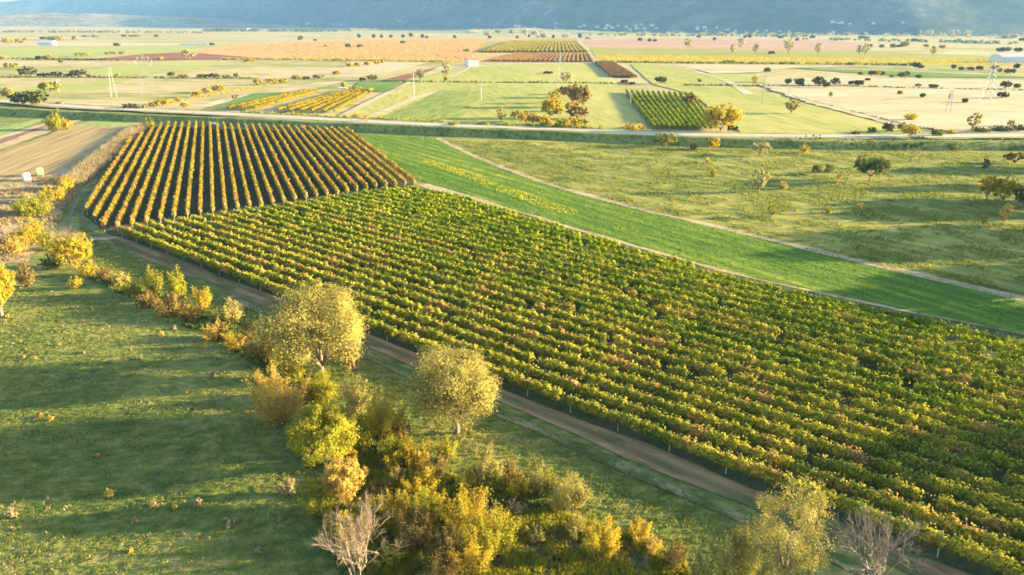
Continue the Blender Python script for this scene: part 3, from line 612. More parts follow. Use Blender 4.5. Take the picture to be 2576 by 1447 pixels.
NEAR = [
 # the big ones
 ('tree', 812, 948, 722, 250, 'round', 'olive', 'largest pale olive tree, its wide crown overlapping the vine rows beside the dirt track', TR, 'bark_pale'),
 ('tree', 1148, 1090, 880, 222, 'round', 'olive', 'round pale olive tree alone between the dirt track and the thicket', TR, 'bark_pale'),
 ('tree', 1965, 1490, 1232, 215, 'tall', 'olive', 'feathery pale olive tree overhanging the dirt track near the lower edge', TR, 'bark'),
 ('bare_tree', 2185, 1500, 1300, 150, 'bare', 'olive', 'leafless grey tree standing against the lowest vine rows', TR, 'bark_grey'),
 ('bare_tree', 903, 1490, 1288, 150, 'bare', 'olive', 'bleached leafless tree with long forked branches at the lower edge', TR, 'bark_pale'),
 ('shrub', 1850, 1475, 1328, 125, 'shoots', 'olive', 'spiky olive shrub at the foot of the feathery tree', SH, 'bark'),
 ('tree', 820, 1180, 1020, 150, 'round', 'lime', 'yellow green tree with a thick pale trunk at the meadow edge', TR, 'bark_pale'),
 ('tree', 866, 1280, 1150, 100, 'round', 'peach', 'small peach leaved tree just below the thick pale trunk', TR, 'bark_pale'),
 ('shrub', 708, 1062, 916, 128, 'shoots', 'peach', 'spiky peach orange bush standing out on the meadow edge', SH, 'bark'),
 ('shrub', 812, 1005, 942, 96, 'shoots', 'lime', 'bright yellow green bush at the foot of the largest tree', SH, 'bark'),
 ('shrub', 900, 1042, 935, 66, 'shoots', 'olive', 'pointed pale olive bush just below the brown cow', SH, 'bark'),
 ('shrub', 965, 1096, 978, 92, 'shoots', 'yellow', 'yellow bush with upswept shoots left of the lone round olive tree', SH, 'bark'),
 ('shrub', 800, 1292, 1212, 90, 'shoots', 'lime', 'lime yellow bush leaning into the shaded meadow', SH, 'bark'),
 ('shrub', 878, 1378, 1288, 80, 'shoots', 'yellow', 'tawny yellow bush right behind the bleached leafless tree', SH, 'bark'),
 ('shrub', 997, 1418, 1370, 58, 'shoots', 'lime', 'compact light green bush right of the bleached leafless tree', SH, 'bark'),
 ('shrub', 728, 1245, 1206, 42, 'shoots', 'reed', 'thin dry grey bush at the meadow edge', SH, 'bark_grey'),
 # thicket
 ('shrub', 913, 1204, 1176, 34, 'shoots', 'peach', 'little ochre bush in the shaded gap right of the pale trunk', SH, 'bark'),
 ('shrub', 1000, 1152, 1098, 74, 'shoots', 'lime', 'yellow green bush topping the thicket below the upswept yellow bush', SH, 'bark'),
 ('shrub', 1045, 1168, 1112, 84, 'shoots', 'yellow', 'broad golden bush on the upper edge of the thicket', SH, 'bark'),
 ('shrub', 1092, 1198, 1146, 64, 'shoots', 'brown', 'brownish bush behind the thicket, left of the slim yellow green one', SH, 'bark'),
 ('shrub', 1124, 1162, 1104, 52, 'shoots', 'lime', 'slim yellow green bush at the foot of the lone round olive tree', SH, 'bark'),
 ('shrub', 986, 1184, 1144, 54, 'shoots', 'yellow', 'bright orange yellow tuft of leaves in the upper thicket', SH, 'bark'),
 ('shrub', 996, 1220, 1180, 48, 'shoots', 'olive', 'dull olive bush directly under the orange yellow tuft', SH, 'bark'),
 ('shrub', 955, 1244, 1208, 52, 'shoots', 'brown', 'low brown olive bush in the dark hollow of the thicket', SH, 'bark'),
 ('shrub', 1055, 1244, 1178, 86, 'shoots', 'yellow', 'pointed golden bush rising in the middle of the thicket', SH, 'bark'),
 ('shrub', 1104, 1232, 1196, 42, 'shoots', 'yellow', 'small golden bush close right of the pointed golden one', SH, 'bark'),
 ('shrub', 1003, 1314, 1232, 84, 'shoots', 'yellow', 'golden bush on the left flank of the dense thicket', SH, 'bark'),
 ('shrub', 1064, 1322, 1240, 92, 'shoots', 'lime', 'yellow green bush in the dense heart of the thicket', SH, 'bark'),
 ('shrub', 1112, 1308, 1242, 64, 'shoots', 'yellow', 'amber bush between the heart of the thicket and its broad arching bush', SH, 'bark'),
 ('shrub', 1040, 1376, 1290, 112, 'shoots', 'brown', 'wide shaded brown bush low in the thicket', SH, 'bark'),
 ('shrub', 1192, 1344, 1238, 134, 'shoots', 'yellow', 'broad arching yellow bush, widest of the thicket', SH, 'bark'),
 ('shrub', 1240, 1404, 1284, 112, 'shoots', 'lime', 'bright lime bush on the right flank of the thicket', SH, 'bark'),
 ('shrub', 1190, 1446, 1338, 104, 'shoots', 'yellow', 'tall yellow bush below the broad arching one', SH, 'bark'),
 ('shrub', 1126, 1426, 1334, 92, 'shoots', 'brown', 'shaded rusty bush between two yellow ones low in the thicket', SH, 'bark'),
 ('shrub', 1110, 1492, 1402, 110, 'shoots', 'brown', 'dull brown bush cut by the lower edge beneath the thicket', SH, 'bark'),
 ('shrub', 1226, 1220, 1120, 76, 'shoots', 'olive', 'rusty tipped bush with three upright shoots right of the thicket', SH, 'bark'),
 ('shrub', 1182, 1228, 1184, 58, 'shoots', 'yellow', 'low golden bush left of the rusty tipped bush', SH, 'bark'),
 ('shrub', 1252, 1236, 1192, 62, 'shoots', 'lime', 'low lime bush under the rusty tipped bush', SH, 'bark'),
 ('shrub', 1286, 1220, 1160, 54, 'shoots', 'brown', 'tan bush next right of the rusty tipped bush', SH, 'bark'),
 ('shrub', 1316, 1250, 1198, 60, 'shoots', 'yellow', 'golden bush in the middle of the hedge above the shaded grass', SH, 'bark'),
 ('shrub', 1350, 1240, 1172, 64, 'shoots', 'olive', 'olive bush with one long raised shoot in the hedge', SH, 'bark'),
 ('shrub', 1386, 1250, 1184, 54, 'shoots', 'lime', 'narrow lime bush just left of the last bush of the hedge', SH, 'bark'),
 ('shrub', 1428, 1282, 1194, 94, 'shoots', 'olive', 'fan shaped olive bush at the right end of the hedge', SH, 'bark'),
 ('shrub', 1300, 1294, 1260, 42, 'shoots', 'reed', 'pale dry bush in the clearing under the hedge', SH, 'bark'),
 ('shrub', 1378, 1338, 1302, 40, 'shoots', 'lime', 'small yellow green bush in the clearing, above centre', SH, 'bark'),
 ('shrub', 1310, 1344, 1310, 40, 'shoots', 'lime', 'small lime bush close to the right flank of the thicket', SH, 'bark'),
 ('shrub', 1346, 1364, 1328, 44, 'shoots', 'olive', 'small dull olive bush in the clearing', SH, 'bark'),
 ('shrub', 1450, 1354, 1302, 54, 'shoots', 'olive', 'loose olive bush left of the upright tawny one', SH, 'bark'),
 ('shrub', 1505, 1400, 1286, 78, 'shoots', 'yellow', 'upright tawny bush alone near the shaded grass strip', SH, 'bark'),
 ('shrub', 1396, 1404, 1376, 38, 'shoots', 'yellow', 'tiny yellow bush low in the clearing', SH, 'bark'),
 ('shrub', 1607, 1360, 1312, 62, 'shoots', 'yellow', 'golden bush at the shaded ditch, right of the upright tawny one', SH, 'bark'),
 ('shrub', 1640, 1392, 1350, 46, 'shoots', 'peach', 'low orange bush just below the golden bush at the ditch', SH, 'bark'),
 ('shrub', 1700, 1430, 1368, 60, 'shoots', 'brown', 'dark brown bush in the shaded ditch', SH, 'bark'),
 ('shrub', 1762, 1475, 1395, 70, 'shoots', 'olive', 'dull bush cut by the lower edge, left of the spiky olive shrub', SH, 'bark'),
 ('shrub', 745, 1098, 1040, 62, 'shoots', 'olive', 'olive bush filling the gap under the spiky peach orange bush', SH, 'bark'),
 ('shrub', 772, 1140, 1085, 60, 'shoots', 'lime', 'yellow green bush on the meadow side of the thick pale trunk', SH, 'bark'),
 ('shrub', 864, 1082, 1020, 66, 'shoots', 'olive', 'olive bush between the thick trunked tree and the upswept yellow bush', SH, 'bark'),
 ('shrub', 905, 1132, 1080, 62, 'shoots', 'lime', 'green bush below the pointed pale olive bush', SH, 'bark'),
 ('shrub', 870, 1170, 1120, 50, 'shoots', 'yellow', 'small golden bush right of the thick pale trunk', SH, 'bark'),
 ('shrub', 935, 1302, 1250, 66, 'shoots', 'olive', 'olive bush right of the small peach leaved tree', SH, 'bark'),
 ('shrub', 930, 1360, 1305, 62, 'shoots', 'lime', 'lime bush between the tawny bush and the shaded brown bush', SH, 'bark'),
 ('shrub', 838, 1350, 1300, 50, 'shoots', 'olive', 'dull olive bush under the leaning lime yellow bush', SH, 'bark'),
 ('shrub', 758, 1010, 960, 60, 'shoots', 'brown', 'brown green bush between the peach orange bush and the largest tree', SH, 'bark'),
 ('shrub', 735, 960, 905, 62, 'shoots', 'lime', 'yellow green bush left of the largest trunk', SH, 'bark'),
 ('shrub', 1010, 1098, 1060, 44, 'shoots', 'brown', 'small brown bush in the shade right of the upswept yellow bush', SH, 'bark'),
 ('shrub', 334, 742, 708, 52, 'shoots', 'lime', 'lime bush where the low hedge meets the three upright bushes', SH, 'bark'),
 ('shrub', 484, 806, 766, 54, 'shoots', 'brown', 'brown scrub under the right upright bush', SH, 'bark'),
 # hedge up to the left
 ('shrub', 392, 742, 668, 58, 'shoots', 'lime', 'left one of the three upright yellow green bushes above the meadow', SH, 'bark'),
 ('shrub', 452, 752, 672, 66, 'shoots', 'lime', 'tallest of the three upright yellow green bushes above the meadow', SH, 'bark'),
 ('shrub', 513, 778, 712, 56, 'shoots', 'yellow', 'right one of the three upright bushes, warmer yellow', SH, 'bark'),
 ('shrub', 372, 772, 735, 62, 'shoots', 'brown', 'brown scrub under the left upright bush', SH, 'bark'),
 ('shrub', 432, 792, 742, 86, 'shoots', 'brown', 'wide brown scrub under the tallest upright bush', SH, 'bark'),
 ('shrub', 582, 806, 756, 64, 'shoots', 'olive', 'spreading olive bush right of the three upright ones', SH, 'bark'),
 ('shrub', 545, 854, 802, 58, 'shoots', 'peach', 'orange topped bush at the meadow edge', SH, 'bark'),
 ('shrub', 592, 876, 832, 52, 'shoots', 'yellow', 'yellow bush touching the orange topped one', SH, 'bark'),
 ('shrub', 662, 902, 812, 88, 'shoots', 'brown', 'tall brown olive bush left of the largest tree', SH, 'bark'),
 ('shrub', 704, 922, 876, 48, 'shoots', 'lime', 'small green bush at the trunk side of the largest tree', SH, 'bark'),
 ('shrub', 630, 850, 800, 55, 'shoots', 'dark', 'dark green bush between the olive and the tall brown bush', SH, 'bark'),
 ('shrub', 222, 694, 658, 50, 'shoots', 'yellow', 'golden bush just under the big yellow bush by the bare sapling', SH, 'bark'),
 ('shrub', 264, 704, 672, 50, 'shoots', 'brown', 'tawny bush in the low hedge, next to the golden one', SH, 'bark'),
 ('shrub', 304, 716, 686, 62, 'shoots', 'olive', 'low olive bush at the right end of the low hedge', SH, 'bark'),
 ('shrub', 193, 726, 697, 42, 'shoots', 'yellow', 'bright yellow bush alone in the upper meadow', SH, 'bark'),
 ('tree', 192, 678, 592, 94, 'round', 'yellow', 'big yellow bushy tree behind the bare sapling', TR, 'bark'),
 ('bare_tree', 168, 668, 572, 46, 'bare', 'olive', 'bare sapling with a white stem in front of yellow leaves', TR, 'bark_pale'),
 ('shrub', 138, 676, 640, 64, 'shoots', 'dark', 'dark bush at the foot of the bare sapling', SH, 'bark'),
 ('shrub', 68, 722, 656, 46, 'shoots', 'brown', 'thin tan shrub standing in the upper meadow', SH, 'bark'),
 ('tree', 6, 800, 656, 84, 'round', 'yellow', 'golden yellow tree cut by the left edge', TR, 'bark'),
 ('shrub', 78, 616, 545, 90, 'shoots', 'yellow', 'large yellow bush in the scrub left of the grassy track', SH, 'bark'),
 ('shrub', 38, 640, 592, 74, 'shoots', 'peach', 'pinkish bush left of the large yellow one', SH, 'bark'),
 ('shrub', 124, 630, 566, 52, 'shoots', 'lime', 'yellow green bush right of the large yellow one', SH, 'bark'),
 ('shrub', 86, 542, 484, 98, 'shoots', 'lime', 'wide yellow green bush below the two hay bales', SH, 'bark'),
 ('shrub', 136, 508, 466, 66, 'shoots', 'yellow', 'yellow bush on the bend of the hedge', SH, 'bark'),
 ('shrub', 168, 480, 440, 50, 'shoots', 'yellow', 'golden bush in the hedge, level with the bales', SH, 'bark'),
 ('shrub', 140, 328, 278, 52, 'shoots', 'lime', 'tall yellow green bush between the ploughed plots', SH, 'bark'),
 ('shrub', 168, 326, 297, 30, 'shoots', 'yellow', 'small yellow bush leaning on the tall one between the plots', SH, 'bark'),
 ('shrub', 378, 326, 299, 34, 'shoots', 'lime', 'pale green bush at the head of the grassy track', SH, 'bark'),
 # right hand pasture
 ('tree', 2187, 458, 392, 100, 'dome', 'green', 'dome shaped green tree alone in the pasture', TR, 'bark'),
 ('tree', 1908, 484, 424, 42, 'tall', 'pale', 'pale upright tree in the middle of the pasture', TR, 'bark'),
 ('tree', 1940, 548, 512, 24, 'tall', 'lime', 'little yellow green sapling below the pale upright tree', TR, 'bark'),
 ('tree', 2480, 504, 438, 50, 'round', 'yellow', 'yellow tree, left of the pair at the pasture fence', TR, 'bark'),
 ('tree', 2520, 512, 442, 56, 'round', 'yellow', 'fuller yellow tree, right of the pair at the pasture fence', TR, 'bark'),
 ('tree', 2566, 518, 468, 42, 'round', 'green', 'green tree by the right edge beside the yellow pair', TR, 'bark'),
 ('tree', 2522, 566, 512, 32, 'tall', 'olive', 'thin olive sapling in shade below the yellow pair', TR, 'bark'),
 ('tree', 2470, 570, 538, 18, 'tall', 'lime', 'tiny sapling in shade left of the thin olive one', TR, 'bark'),
 ('tree', 2476, 432, 400, 20, 'tall', 'dark', 'dark upright sapling in the upper pasture', TR, 'bark'),
 ('shrub', 2550, 412, 382, 50, 'round', 'brown', 'brown scrubby tree at the right edge below the bank', SH, 'bark'),
 ('tree', 1676, 370, 334, 58, 'round', 'lime', 'yellow green tree rising in front of the road bank', TR, 'bark'),
 ('tree', 1792, 377, 348, 40, 'round', 'yellow', 'small golden tree in front of the road bank', TR, 'bark'),
 ('shrub', 1745, 377, 357, 26, 'shoots', 'brown', 'brown bush between the yellow green and the golden tree', SH, 'bark'),
 ('tree', 1910, 393, 356, 50, 'round', 'pale', 'pale round tree at the foot of the bank', TR, 'bark'),
 ('shrub', 2022, 386, 362, 24, 'shoots', 'yellow', 'small bright yellow bush at the foot of the bank', SH, 'bark'),
 ('tree', 2052, 440, 414, 26, 'round', 'green', 'green sapling left of the dome shaped tree', TR, 'bark'),
 ('shrub', 2084, 434, 412, 32, 'shoots', 'green', 'green bush close left of the dome shaped tree', SH, 'bark'),
 ('shrub', 2112, 452, 434, 14, 'shoots', 'yellow', 'yellow sprig near the trunk of the dome shaped tree', SH, 'bark'),
 ('shrub', 2157, 626, 603, 16, 'shoots', 'yellow', 'orange yellow sprig on the path by the bright green field', SH, 'bark'),
 ('shrub', 2082, 538, 518, 22, 'shoots', 'lime', 'lone small green bush in the open pasture', SH, 'bark'),
 ('shrub', 1968, 476, 458, 30, 'shoots', 'olive', 'low olive bush right of the pale upright tree', SH, 'bark'),
 ('shrub', 2160, 528, 508, 16, 'shoots', 'peach', 'thin ochre weed in the open pasture', SH, 'bark'),
 ('shrub', 1780, 410, 396, 14, 'shoots', 'yellow', 'yellow sprig in the upper pasture', SH, 'bark'),
 ('shrub', 1795, 444, 418, 20, 'shoots', 'lime', 'pale lime bush in the upper pasture', SH, 'bark'),
]
for t in NEAR: plant(*t[:4], t[4] * (1.18 if t[5] == 'shoots' and t[2] > 800 else 1.0), *t[5:9], None, t[9])
# trees standing just right of the view, whose long shadows fall across the pasture and the vines
for i, (X, Y, h, r, lab) in enumerate([
    (106, 118, 12, 5.5, 'leafy tree at the pasture corner outside the right edge'), (120, 128, 14, 6.5, 'taller leafy tree behind the pasture corner tree'),
    (116, 142, 10, 5, 'small leafy tree up the pasture side'), (126, 108, 13, 6, 'wide tree at the lower pasture side'), (92, 99, 7, 3.5, 'low tree by the bright green field outside the right edge'),
    (68, 55, 10, 4, 'tree at the end of the vine rows outside the right edge'), (84, 50, 11, 4, 'wide tree beyond the row ends outside the right edge'), (140, 168, 11, 5, 'tree on the far pasture side'), (128, 151, 12, 6, 'broad tree halfway up the pasture side'), (104, 104, 10, 4.5, 'slim tree between the crop and the pasture outside the right edge'), (82, 96, 10, 4.5, 'round tree at the right end of the bright green crop'), (92, 88, 11, 5, 'broad tree just past the end of the bright green crop'), (158, 190, 12, 6, 'broad tree near the bank outside the right edge')]):
    rng = np.random.default_rng(900 + i); (V, F), T = grow_round(h, r, rng, 7000, .55)
    root = link('tree', None, None, (X, Y, 0)); tag(root, lab, 'tree')
    link('crown', mesh_np('crown', V, F, M['green']), root); link('trunk', T.me('trunk', M['bark'], True), root)

# ------------------------------------------------------------------ trees of the plain: (x, foot y, top y, width, style, leaves)
PLAIN = {
 ('farm road side at the far left', 'tree'): [(60,266,232,70,'round','dark'),(97,268,228,52,'round','green'),(127,234,205,52,'round','lime'),(22,250,219,30,'round','olive'),(327,275,260,32,'round','dark'),(360,275,265,32,'round','olive'),(390,272,255,32,'round','olive'),(412,267,248,50,'round','yellow'),(467,274,258,22,'round','peach'),(152,264,256,20,'round','olive')],
 ('dark hedge line of the left plain', 'tree'): [(70,194,168,46,'round','dark'),(110,194,184,30,'round','dark'),(143,194,180,32,'round','dark'),(172,194,186,24,'round','dark'),(197,194,175,42,'round','dark'),(228,195,185,24,'round','olive'),(298,195,186,22,'round','olive'),(431,193,181,19,'round','green'),(465,197,186,30,'round','olive'),(508,197,187,32,'round','dark'),(538,197,185,32,'round','dark'),(568,197,188,20,'round','olive'),(597,197,184,16,'round','olive')],
 ('golden hedge rising across the left plain', 'shrub'): [(495,246,229,34,'round','yellow'),(522,235,220,24,'round','peach'),(552,233,214,38,'round','yellow'),(593,250,238,18,'round','olive'),(647,215,196,20,'round','yellow'),(685,214,197,32,'round','yellow'),(712,210,199,26,'round','lime'),(747,203,189,30,'round','olive'),(770,200,193,20,'round','dark'),(803,199,187,34,'round','olive'),(847,189,178,22,'round','yellow'),(450,258,246,26,'round','peach'),(430,262,250,22,'round','yellow')],
 ('pale stubble above the hedge line', 'shrub'): [(27,173,158,38,'round','lime'),(155,159,150,14,'round','lime'),(97,151,141,13,'round','dark'),(120,151,138,24,'round','olive'),(207,142,132,40,'round','lime'),(277,137,130,28,'round','olive'),(307,137,129,11,'round','olive'),(405,152,143,13,'round','yellow'),(627,157,147,34,'round','yellow'),(8,150,141,24,'round','olive'),(294,116,109,18,'round','dark'),(478,151,122,27,'tall','pale'),(533,114,109,14,'round','dark')],
 ('far left edge of the plain', 'tree'): [(22,113,95,28,'round','yellow'),(48,112,97,22,'round','lime'),(66,103,94,18,'round','olive'),(130,103,92,24,'round','olive'),(146,103,90,30,'round','olive'),(190,102,90,15,'round','olive'),(216,93,88,14,'round','olive'),(320,93,87,26,'round','lime'),(345,93,87,26,'round','olive'),(398,93,87,24,'round','lime'),(757,100,91,9,'round','dark'),(240,93,88,16,'round','lime'),(110,100,93,14,'round','dark')],
 ('far end of the orange field', 'tree'): [(903,96,86,8,'tall','dark'),(940,96,87,8,'tall','dark'),(960,96,88,6,'tall','dark'),(984,96,88,6,'tall','dark'),(1014,96,87,8,'tall','dark'),(1034,96,83,9,'tall','dark'),(1063,97,86,9,'tall','dark'),(1074,97,91,5,'round','dark'),(1144,97,89,6,'round','dark'),(1232,97,91,7,'round','dark'),(1301,100,90,5,'tall','dark'),(1392,98,88,5,'tall','dark'),(1459,99,84,9,'tall','dark'),(1331,95,87,5,'tall','dark')],
 ('middle of the orange vineyard field', 'shrub'): [(875,120,110,13,'round','green'),(906,120,112,18,'round','green'),(1014,110,103,13,'round','green'),(1174,132,123,17,'round','lime'),(820,118,113,10,'round','lime'),(754,101,95,9,'round','green'),(793,103,99,8,'round','green')],
 ('head of the pale farm road', 'tree'): [(1424,97,85,22,'round','pale'),(1368,97,84,22,'round','pale'),(1480,100,92,18,'round','pale'),(1345,90,78,18,'round','pale'),(1290,88,74,22,'round','pale'),(1255,86,74,20,'round','pale'),(1225,92,81,14,'round','pale'),(1321,90,74,16,'tall','pale')],
 ('farm strips left of the golden copse', 'tree'): [(1123,204,152,24,'tall','pale'),(1123,208,190,10,'round','yellow'),(1057,204,172,16,'tall','pale'),(938,204,188,28,'round','olive'),(912,203,196,20,'round','brown'),(880,170,158,18,'round','yellow'),(900,168,157,18,'round','yellow'),(925,166,155,18,'round','yellow'),(950,163,152,16,'round','yellow'),(960,160,151,14,'round','lime'),(865,222,207,13,'round','yellow'),(900,231,217,20,'round','yellow'),(927,238,222,20,'round','lime'),(1424,209,180,28,'round','pale'),(1260,308,268,24,'tall','peach'),(1380,186,180,30,'round','dark'),(897,298,286,20,'round','yellow'),(922,308,289,14,'tall','peach'),(1140,318,308,30,'round','olive')],
 ('golden copse by the road', 'tree'): [(1310,309,277,42,'round','yellow'),(1340,315,281,26,'round','peach'),(1368,316,290,32,'round','yellow'),(1386,300,245,44,'round','yellow'),(1392,262,226,34,'tall','yellow'),(1428,322,297,56,'round','yellow'),(1452,302,268,42,'round','brown'),(1457,272,213,44,'round','brown'),(1440,282,254,30,'round','peach'),(1430,248,213,40,'round','brown'),(1410,240,222,24,'round','olive'),(1462,318,300,36,'round','lime'),(1372,318,303,30,'shoots','olive'),(1408,322,308,30,'shoots','lime')],
 ('strips right of the golden copse', 'tree'): [(1812,336,262,88,'round','yellow'),(1733,266,235,36,'round','brown'),(1840,333,314,28,'round','dark'),(1662,212,192,30,'round','dark'),(1570,212,200,20,'round','dark'),(1590,214,207,14,'round','dark'),(1594,326,315,60,'shoots','peach'),(1760,259,252,12,'round','green'),(1760,207,199,8,'round','lime')],
 ('pale plain on the right', 'tree'): [(1990,288,250,33,'round','olive'),(1930,184,170,19,'round','green'),(1898,214,190,14,'tall','yellow'),(1982,214,197,16,'round','dark'),(2010,218,197,26,'round','dark'),(2058,218,193,32,'round','dark'),(2077,223,205,18,'round','dark'),(2102,217,195,21,'round','dark'),(2140,215,203,11,'round','dark'),(2159,218,201,28,'round','dark'),(2182,204,197,14,'round','dark'),(2310,219,211,15,'round','olive'),(2347,223,212,23,'round','dark'),(2264,239,229,13,'round','lime'),(2320,247,235,13,'round','dark'),(2427,261,247,13,'round','dark'),(2089,247,231,9,'tall','lime'),(2527,224,204,29,'round','dark'),(2557,224,210,15,'round','green'),(2519,249,231,31,'round','dark'),(2446,331,285,34,'tall','olive'),(2541,321,302,18,'tall','olive'),(2289,304,278,30,'shoots','yellow'),(2305,173,156,24,'round','dark'),(2316,173,164,14,'round','dark'),(2192,191,178,14,'round','dark'),(2205,191,177,20,'round','yellow'),(2217,191,180,12,'round','dark'),(2164,190,180,14,'round','olive'),(2268,198,181,19,'round','green'),(2280,192,179,14,'round','dark'),(2310,198,188,13,'round','green'),(2242,195,190,9,'round','green'),(2397,176,162,12,'round','green'),(2417,178,168,14,'round','green'),(2463,178,166,18,'round','dark'),(2515,183,172,10,'round','lime'),(2540,186,173,30,'round','dark'),(2500,178,164,14,'round','green'),(2440,178,168,18,'round','brown'),(2557,175,160,14,'round','dark')],
 ('right stretch of the road', 'tree'): [(2232,336,309,29,'round','dark'),(2193,338,320,22,'round','green'),(2287,348,314,34,'round','yellow'),(2268,332,308,24,'round','olive'),(2350,345,326,16,'round','green'),(2365,345,330,14,'round','lime'),(2390,340,324,26,'shoots','lime'),(2150,341,330,26,'shoots','dark'),(2310,352,344,40,'shoots','dark'),(2520,332,318,60,'shoots','dark'),(2460,334,322,50,'shoots','dark'),(2566,330,312,40,'shoots','dark')],
 ('yellow vineyard band on the right', 'tree'): [(1730,123,95,18,'tall','pale'),(1842,136,110,15,'tall','pale'),(1862,124,95,20,'tall','pale'),(1900,135,108,15,'tall','pale'),(1983,135,98,26,'tall','pale'),(2057,138,105,20,'tall','pale'),(2160,139,112,13,'tall','pale'),(2176,139,108,15,'tall','pale'),(2347,141,113,15,'tall','yellow'),(1940,137,129,18,'round','dark'),(1833,158,153,32,'round','dark')],
 ('far right edge of the plain', 'tree'): [(2334,92,74,20,'tall','pale'),(2312,92,76,9,'tall','pale'),(2360,93,81,12,'tall','pale'),(2391,92,75,14,'tall','pale'),(2407,93,75,13,'tall','pale'),(2430,94,76,17,'tall','pale'),(2130,92,81,12,'round','pale'),(2299,106,97,16,'round','dark'),(2275,121,104,24,'round','lime'),(2245,121,111,14,'round','lime'),(2262,119,113,16,'round','dark'),(2218,121,112,12,'round','lime'),(2188,119,111,12,'round','green'),(2330,119,112,14,'round','olive'),(2370,123,113,16,'round','olive'),(2412,107,98,9,'round','green'),(2530,131,118,24,'round','green'),(2560,133,119,20,'round','dark'),(2515,131,121,18,'round','dark'),(2550,98,86,24,'round','pale'),(2530,98,90,20,'round','olive'),(2570,104,96,18,'round','dark'),(1610,105,95,12,'round','green'),(1634,106,97,11,'round','green'),(1648,105,99,10,'round','green'),(1962,97,90,11,'round','dark'),(2043,97,90,14,'round','dark'),(2004,104,96,7,'round','dark'),(2510,152,137,15,'round','lime'),(1757,96,88,8,'round','dark'),(1874,96,89,7,'round','dark'),(1886,96,88,6,'round','dark'),(1797,102,95,6,'round','dark'),(2180,98,92,14,'round','green'),(2168,97,91,18,'round','dark')],
}
COLN = {'dark': 'dark green', 'green': 'mid green', 'lime': 'yellow green', 'yellow': 'golden', 'olive': 'olive green', 'peach': 'pinkish orange', 'brown': 'rusty brown', 'pale': 'pale cream'}
for (place, kind), L in PLAIN.items():
    cnt = {}; tot = {}
    for t in L: tot[t[5]] = tot.get(t[5], 0) + 1
    for t in sorted(L):
        i = cnt.get(t[5], 0); cnt[t[5]] = i + 1; c = COLN[t[5]]
        lab = f'only {c} {kind} at the {place}' if tot[t[5]] == 1 else f'{nth(i)} {c} {kind} from the left at the {place}'
        g = 1.35 if 'copse by' in place else 1.1
        plant(kind, *t[:3], t[3] * g, *t[4:6], lab, kind, f'trees and bushes at the {place}')
# woods too far off to tell their trees apart
def wood(label, pts, wd, hgt, n, mat, seed, ground=None, leaf=3.2, name='woods', m=26):
    G = [at(*p) for p in pts]; rng = np.random.default_rng(seed); seg = rng.integers(0, len(G) - 1, n); t = rng.random(n)
    P = []
    for s, u in zip(seg, t):
        x = G[s][0] + (G[s + 1][0] - G[s][0]) * u; y = G[s][1] + (G[s + 1][1] - G[s][1]) * u + rng.normal(0, wd); h = hgt * rng.uniform(.5, 1.15)
        g = float(ground(x, y)) if ground else 0.0; g = max(g, 0)
        q = rng.normal(size=(m, 3)) * np.array([h * .32, h * .32, h * .24]) + np.array([x, y, g + h * .55]); q[:, 2] = np.maximum(q[:, 2], g + .4); P.append(q)
    P = np.concatenate(P); V, F = leaf_quads(P, leaf, rng)
    o = link(name, mesh_np(name, V, F, M[mat])); o['label'] = label; o['category'] = name
    if name == 'woods': o['kind'] = 'stuff'
wood('pale wood at the foot of the left hill', [(300, 67.5), (420, 66.5), (490, 66.5)], 60, 16, 150, 'olive', 1)
wood('grey green scrub belt on the far left plain', [(0, 82), (160, 82), (330, 83), (520, 84)], 30, 7, 130, 'brown', 2)
wood('dark tree belt by the small white house', [(510, 79), (580, 79.5), (650, 80)], 25, 12, 90, 'dark', 3)
wood('dark copses on the low rise', [(665, 80), (720, 80), (790, 81), (880, 80)], 30, 11, 90, 'dark', 4)
wood('wooded crest of the low rise', [(860, 78), (1000, 76), (1100, 76), (1200, 78)], 60, 10, 200, 'olive', 5, mid_hill)
wood('pale trees round the hamlet', [(1180, 84), (1290, 83), (1420, 84)], 50, 13, 150, 'pale', 6)
wood('dark trees lining the far edge of the pink field', [(1480, 90), (1700, 91), (1900, 92), (2050, 94)], 20, 9, 100, 'dark', 7)
wood('broken line of trees under the mountain on the right', [(1480, 86), (1800, 88), (2100, 91), (2330, 94), (2576, 98)], 40, 12, 170, 'olive', 8)
wood('scrub scattered on the far right plain', [(2000, 100), (2250, 104), (2576, 112)], 60, 7, 80, 'green', 9)
wood('hedge along the right road bank', [(1900, 368), (2200, 375), (2576, 376), (2750, 377)], 1.0, 2.6, 170, 'green', 10, None, .8)
wood('weedy fringe between road and plain', [(600, 284), (853, 298), (1187, 315), (1520, 328)], 1.2, 1.3, 150, 'lime', 11, None, .6)

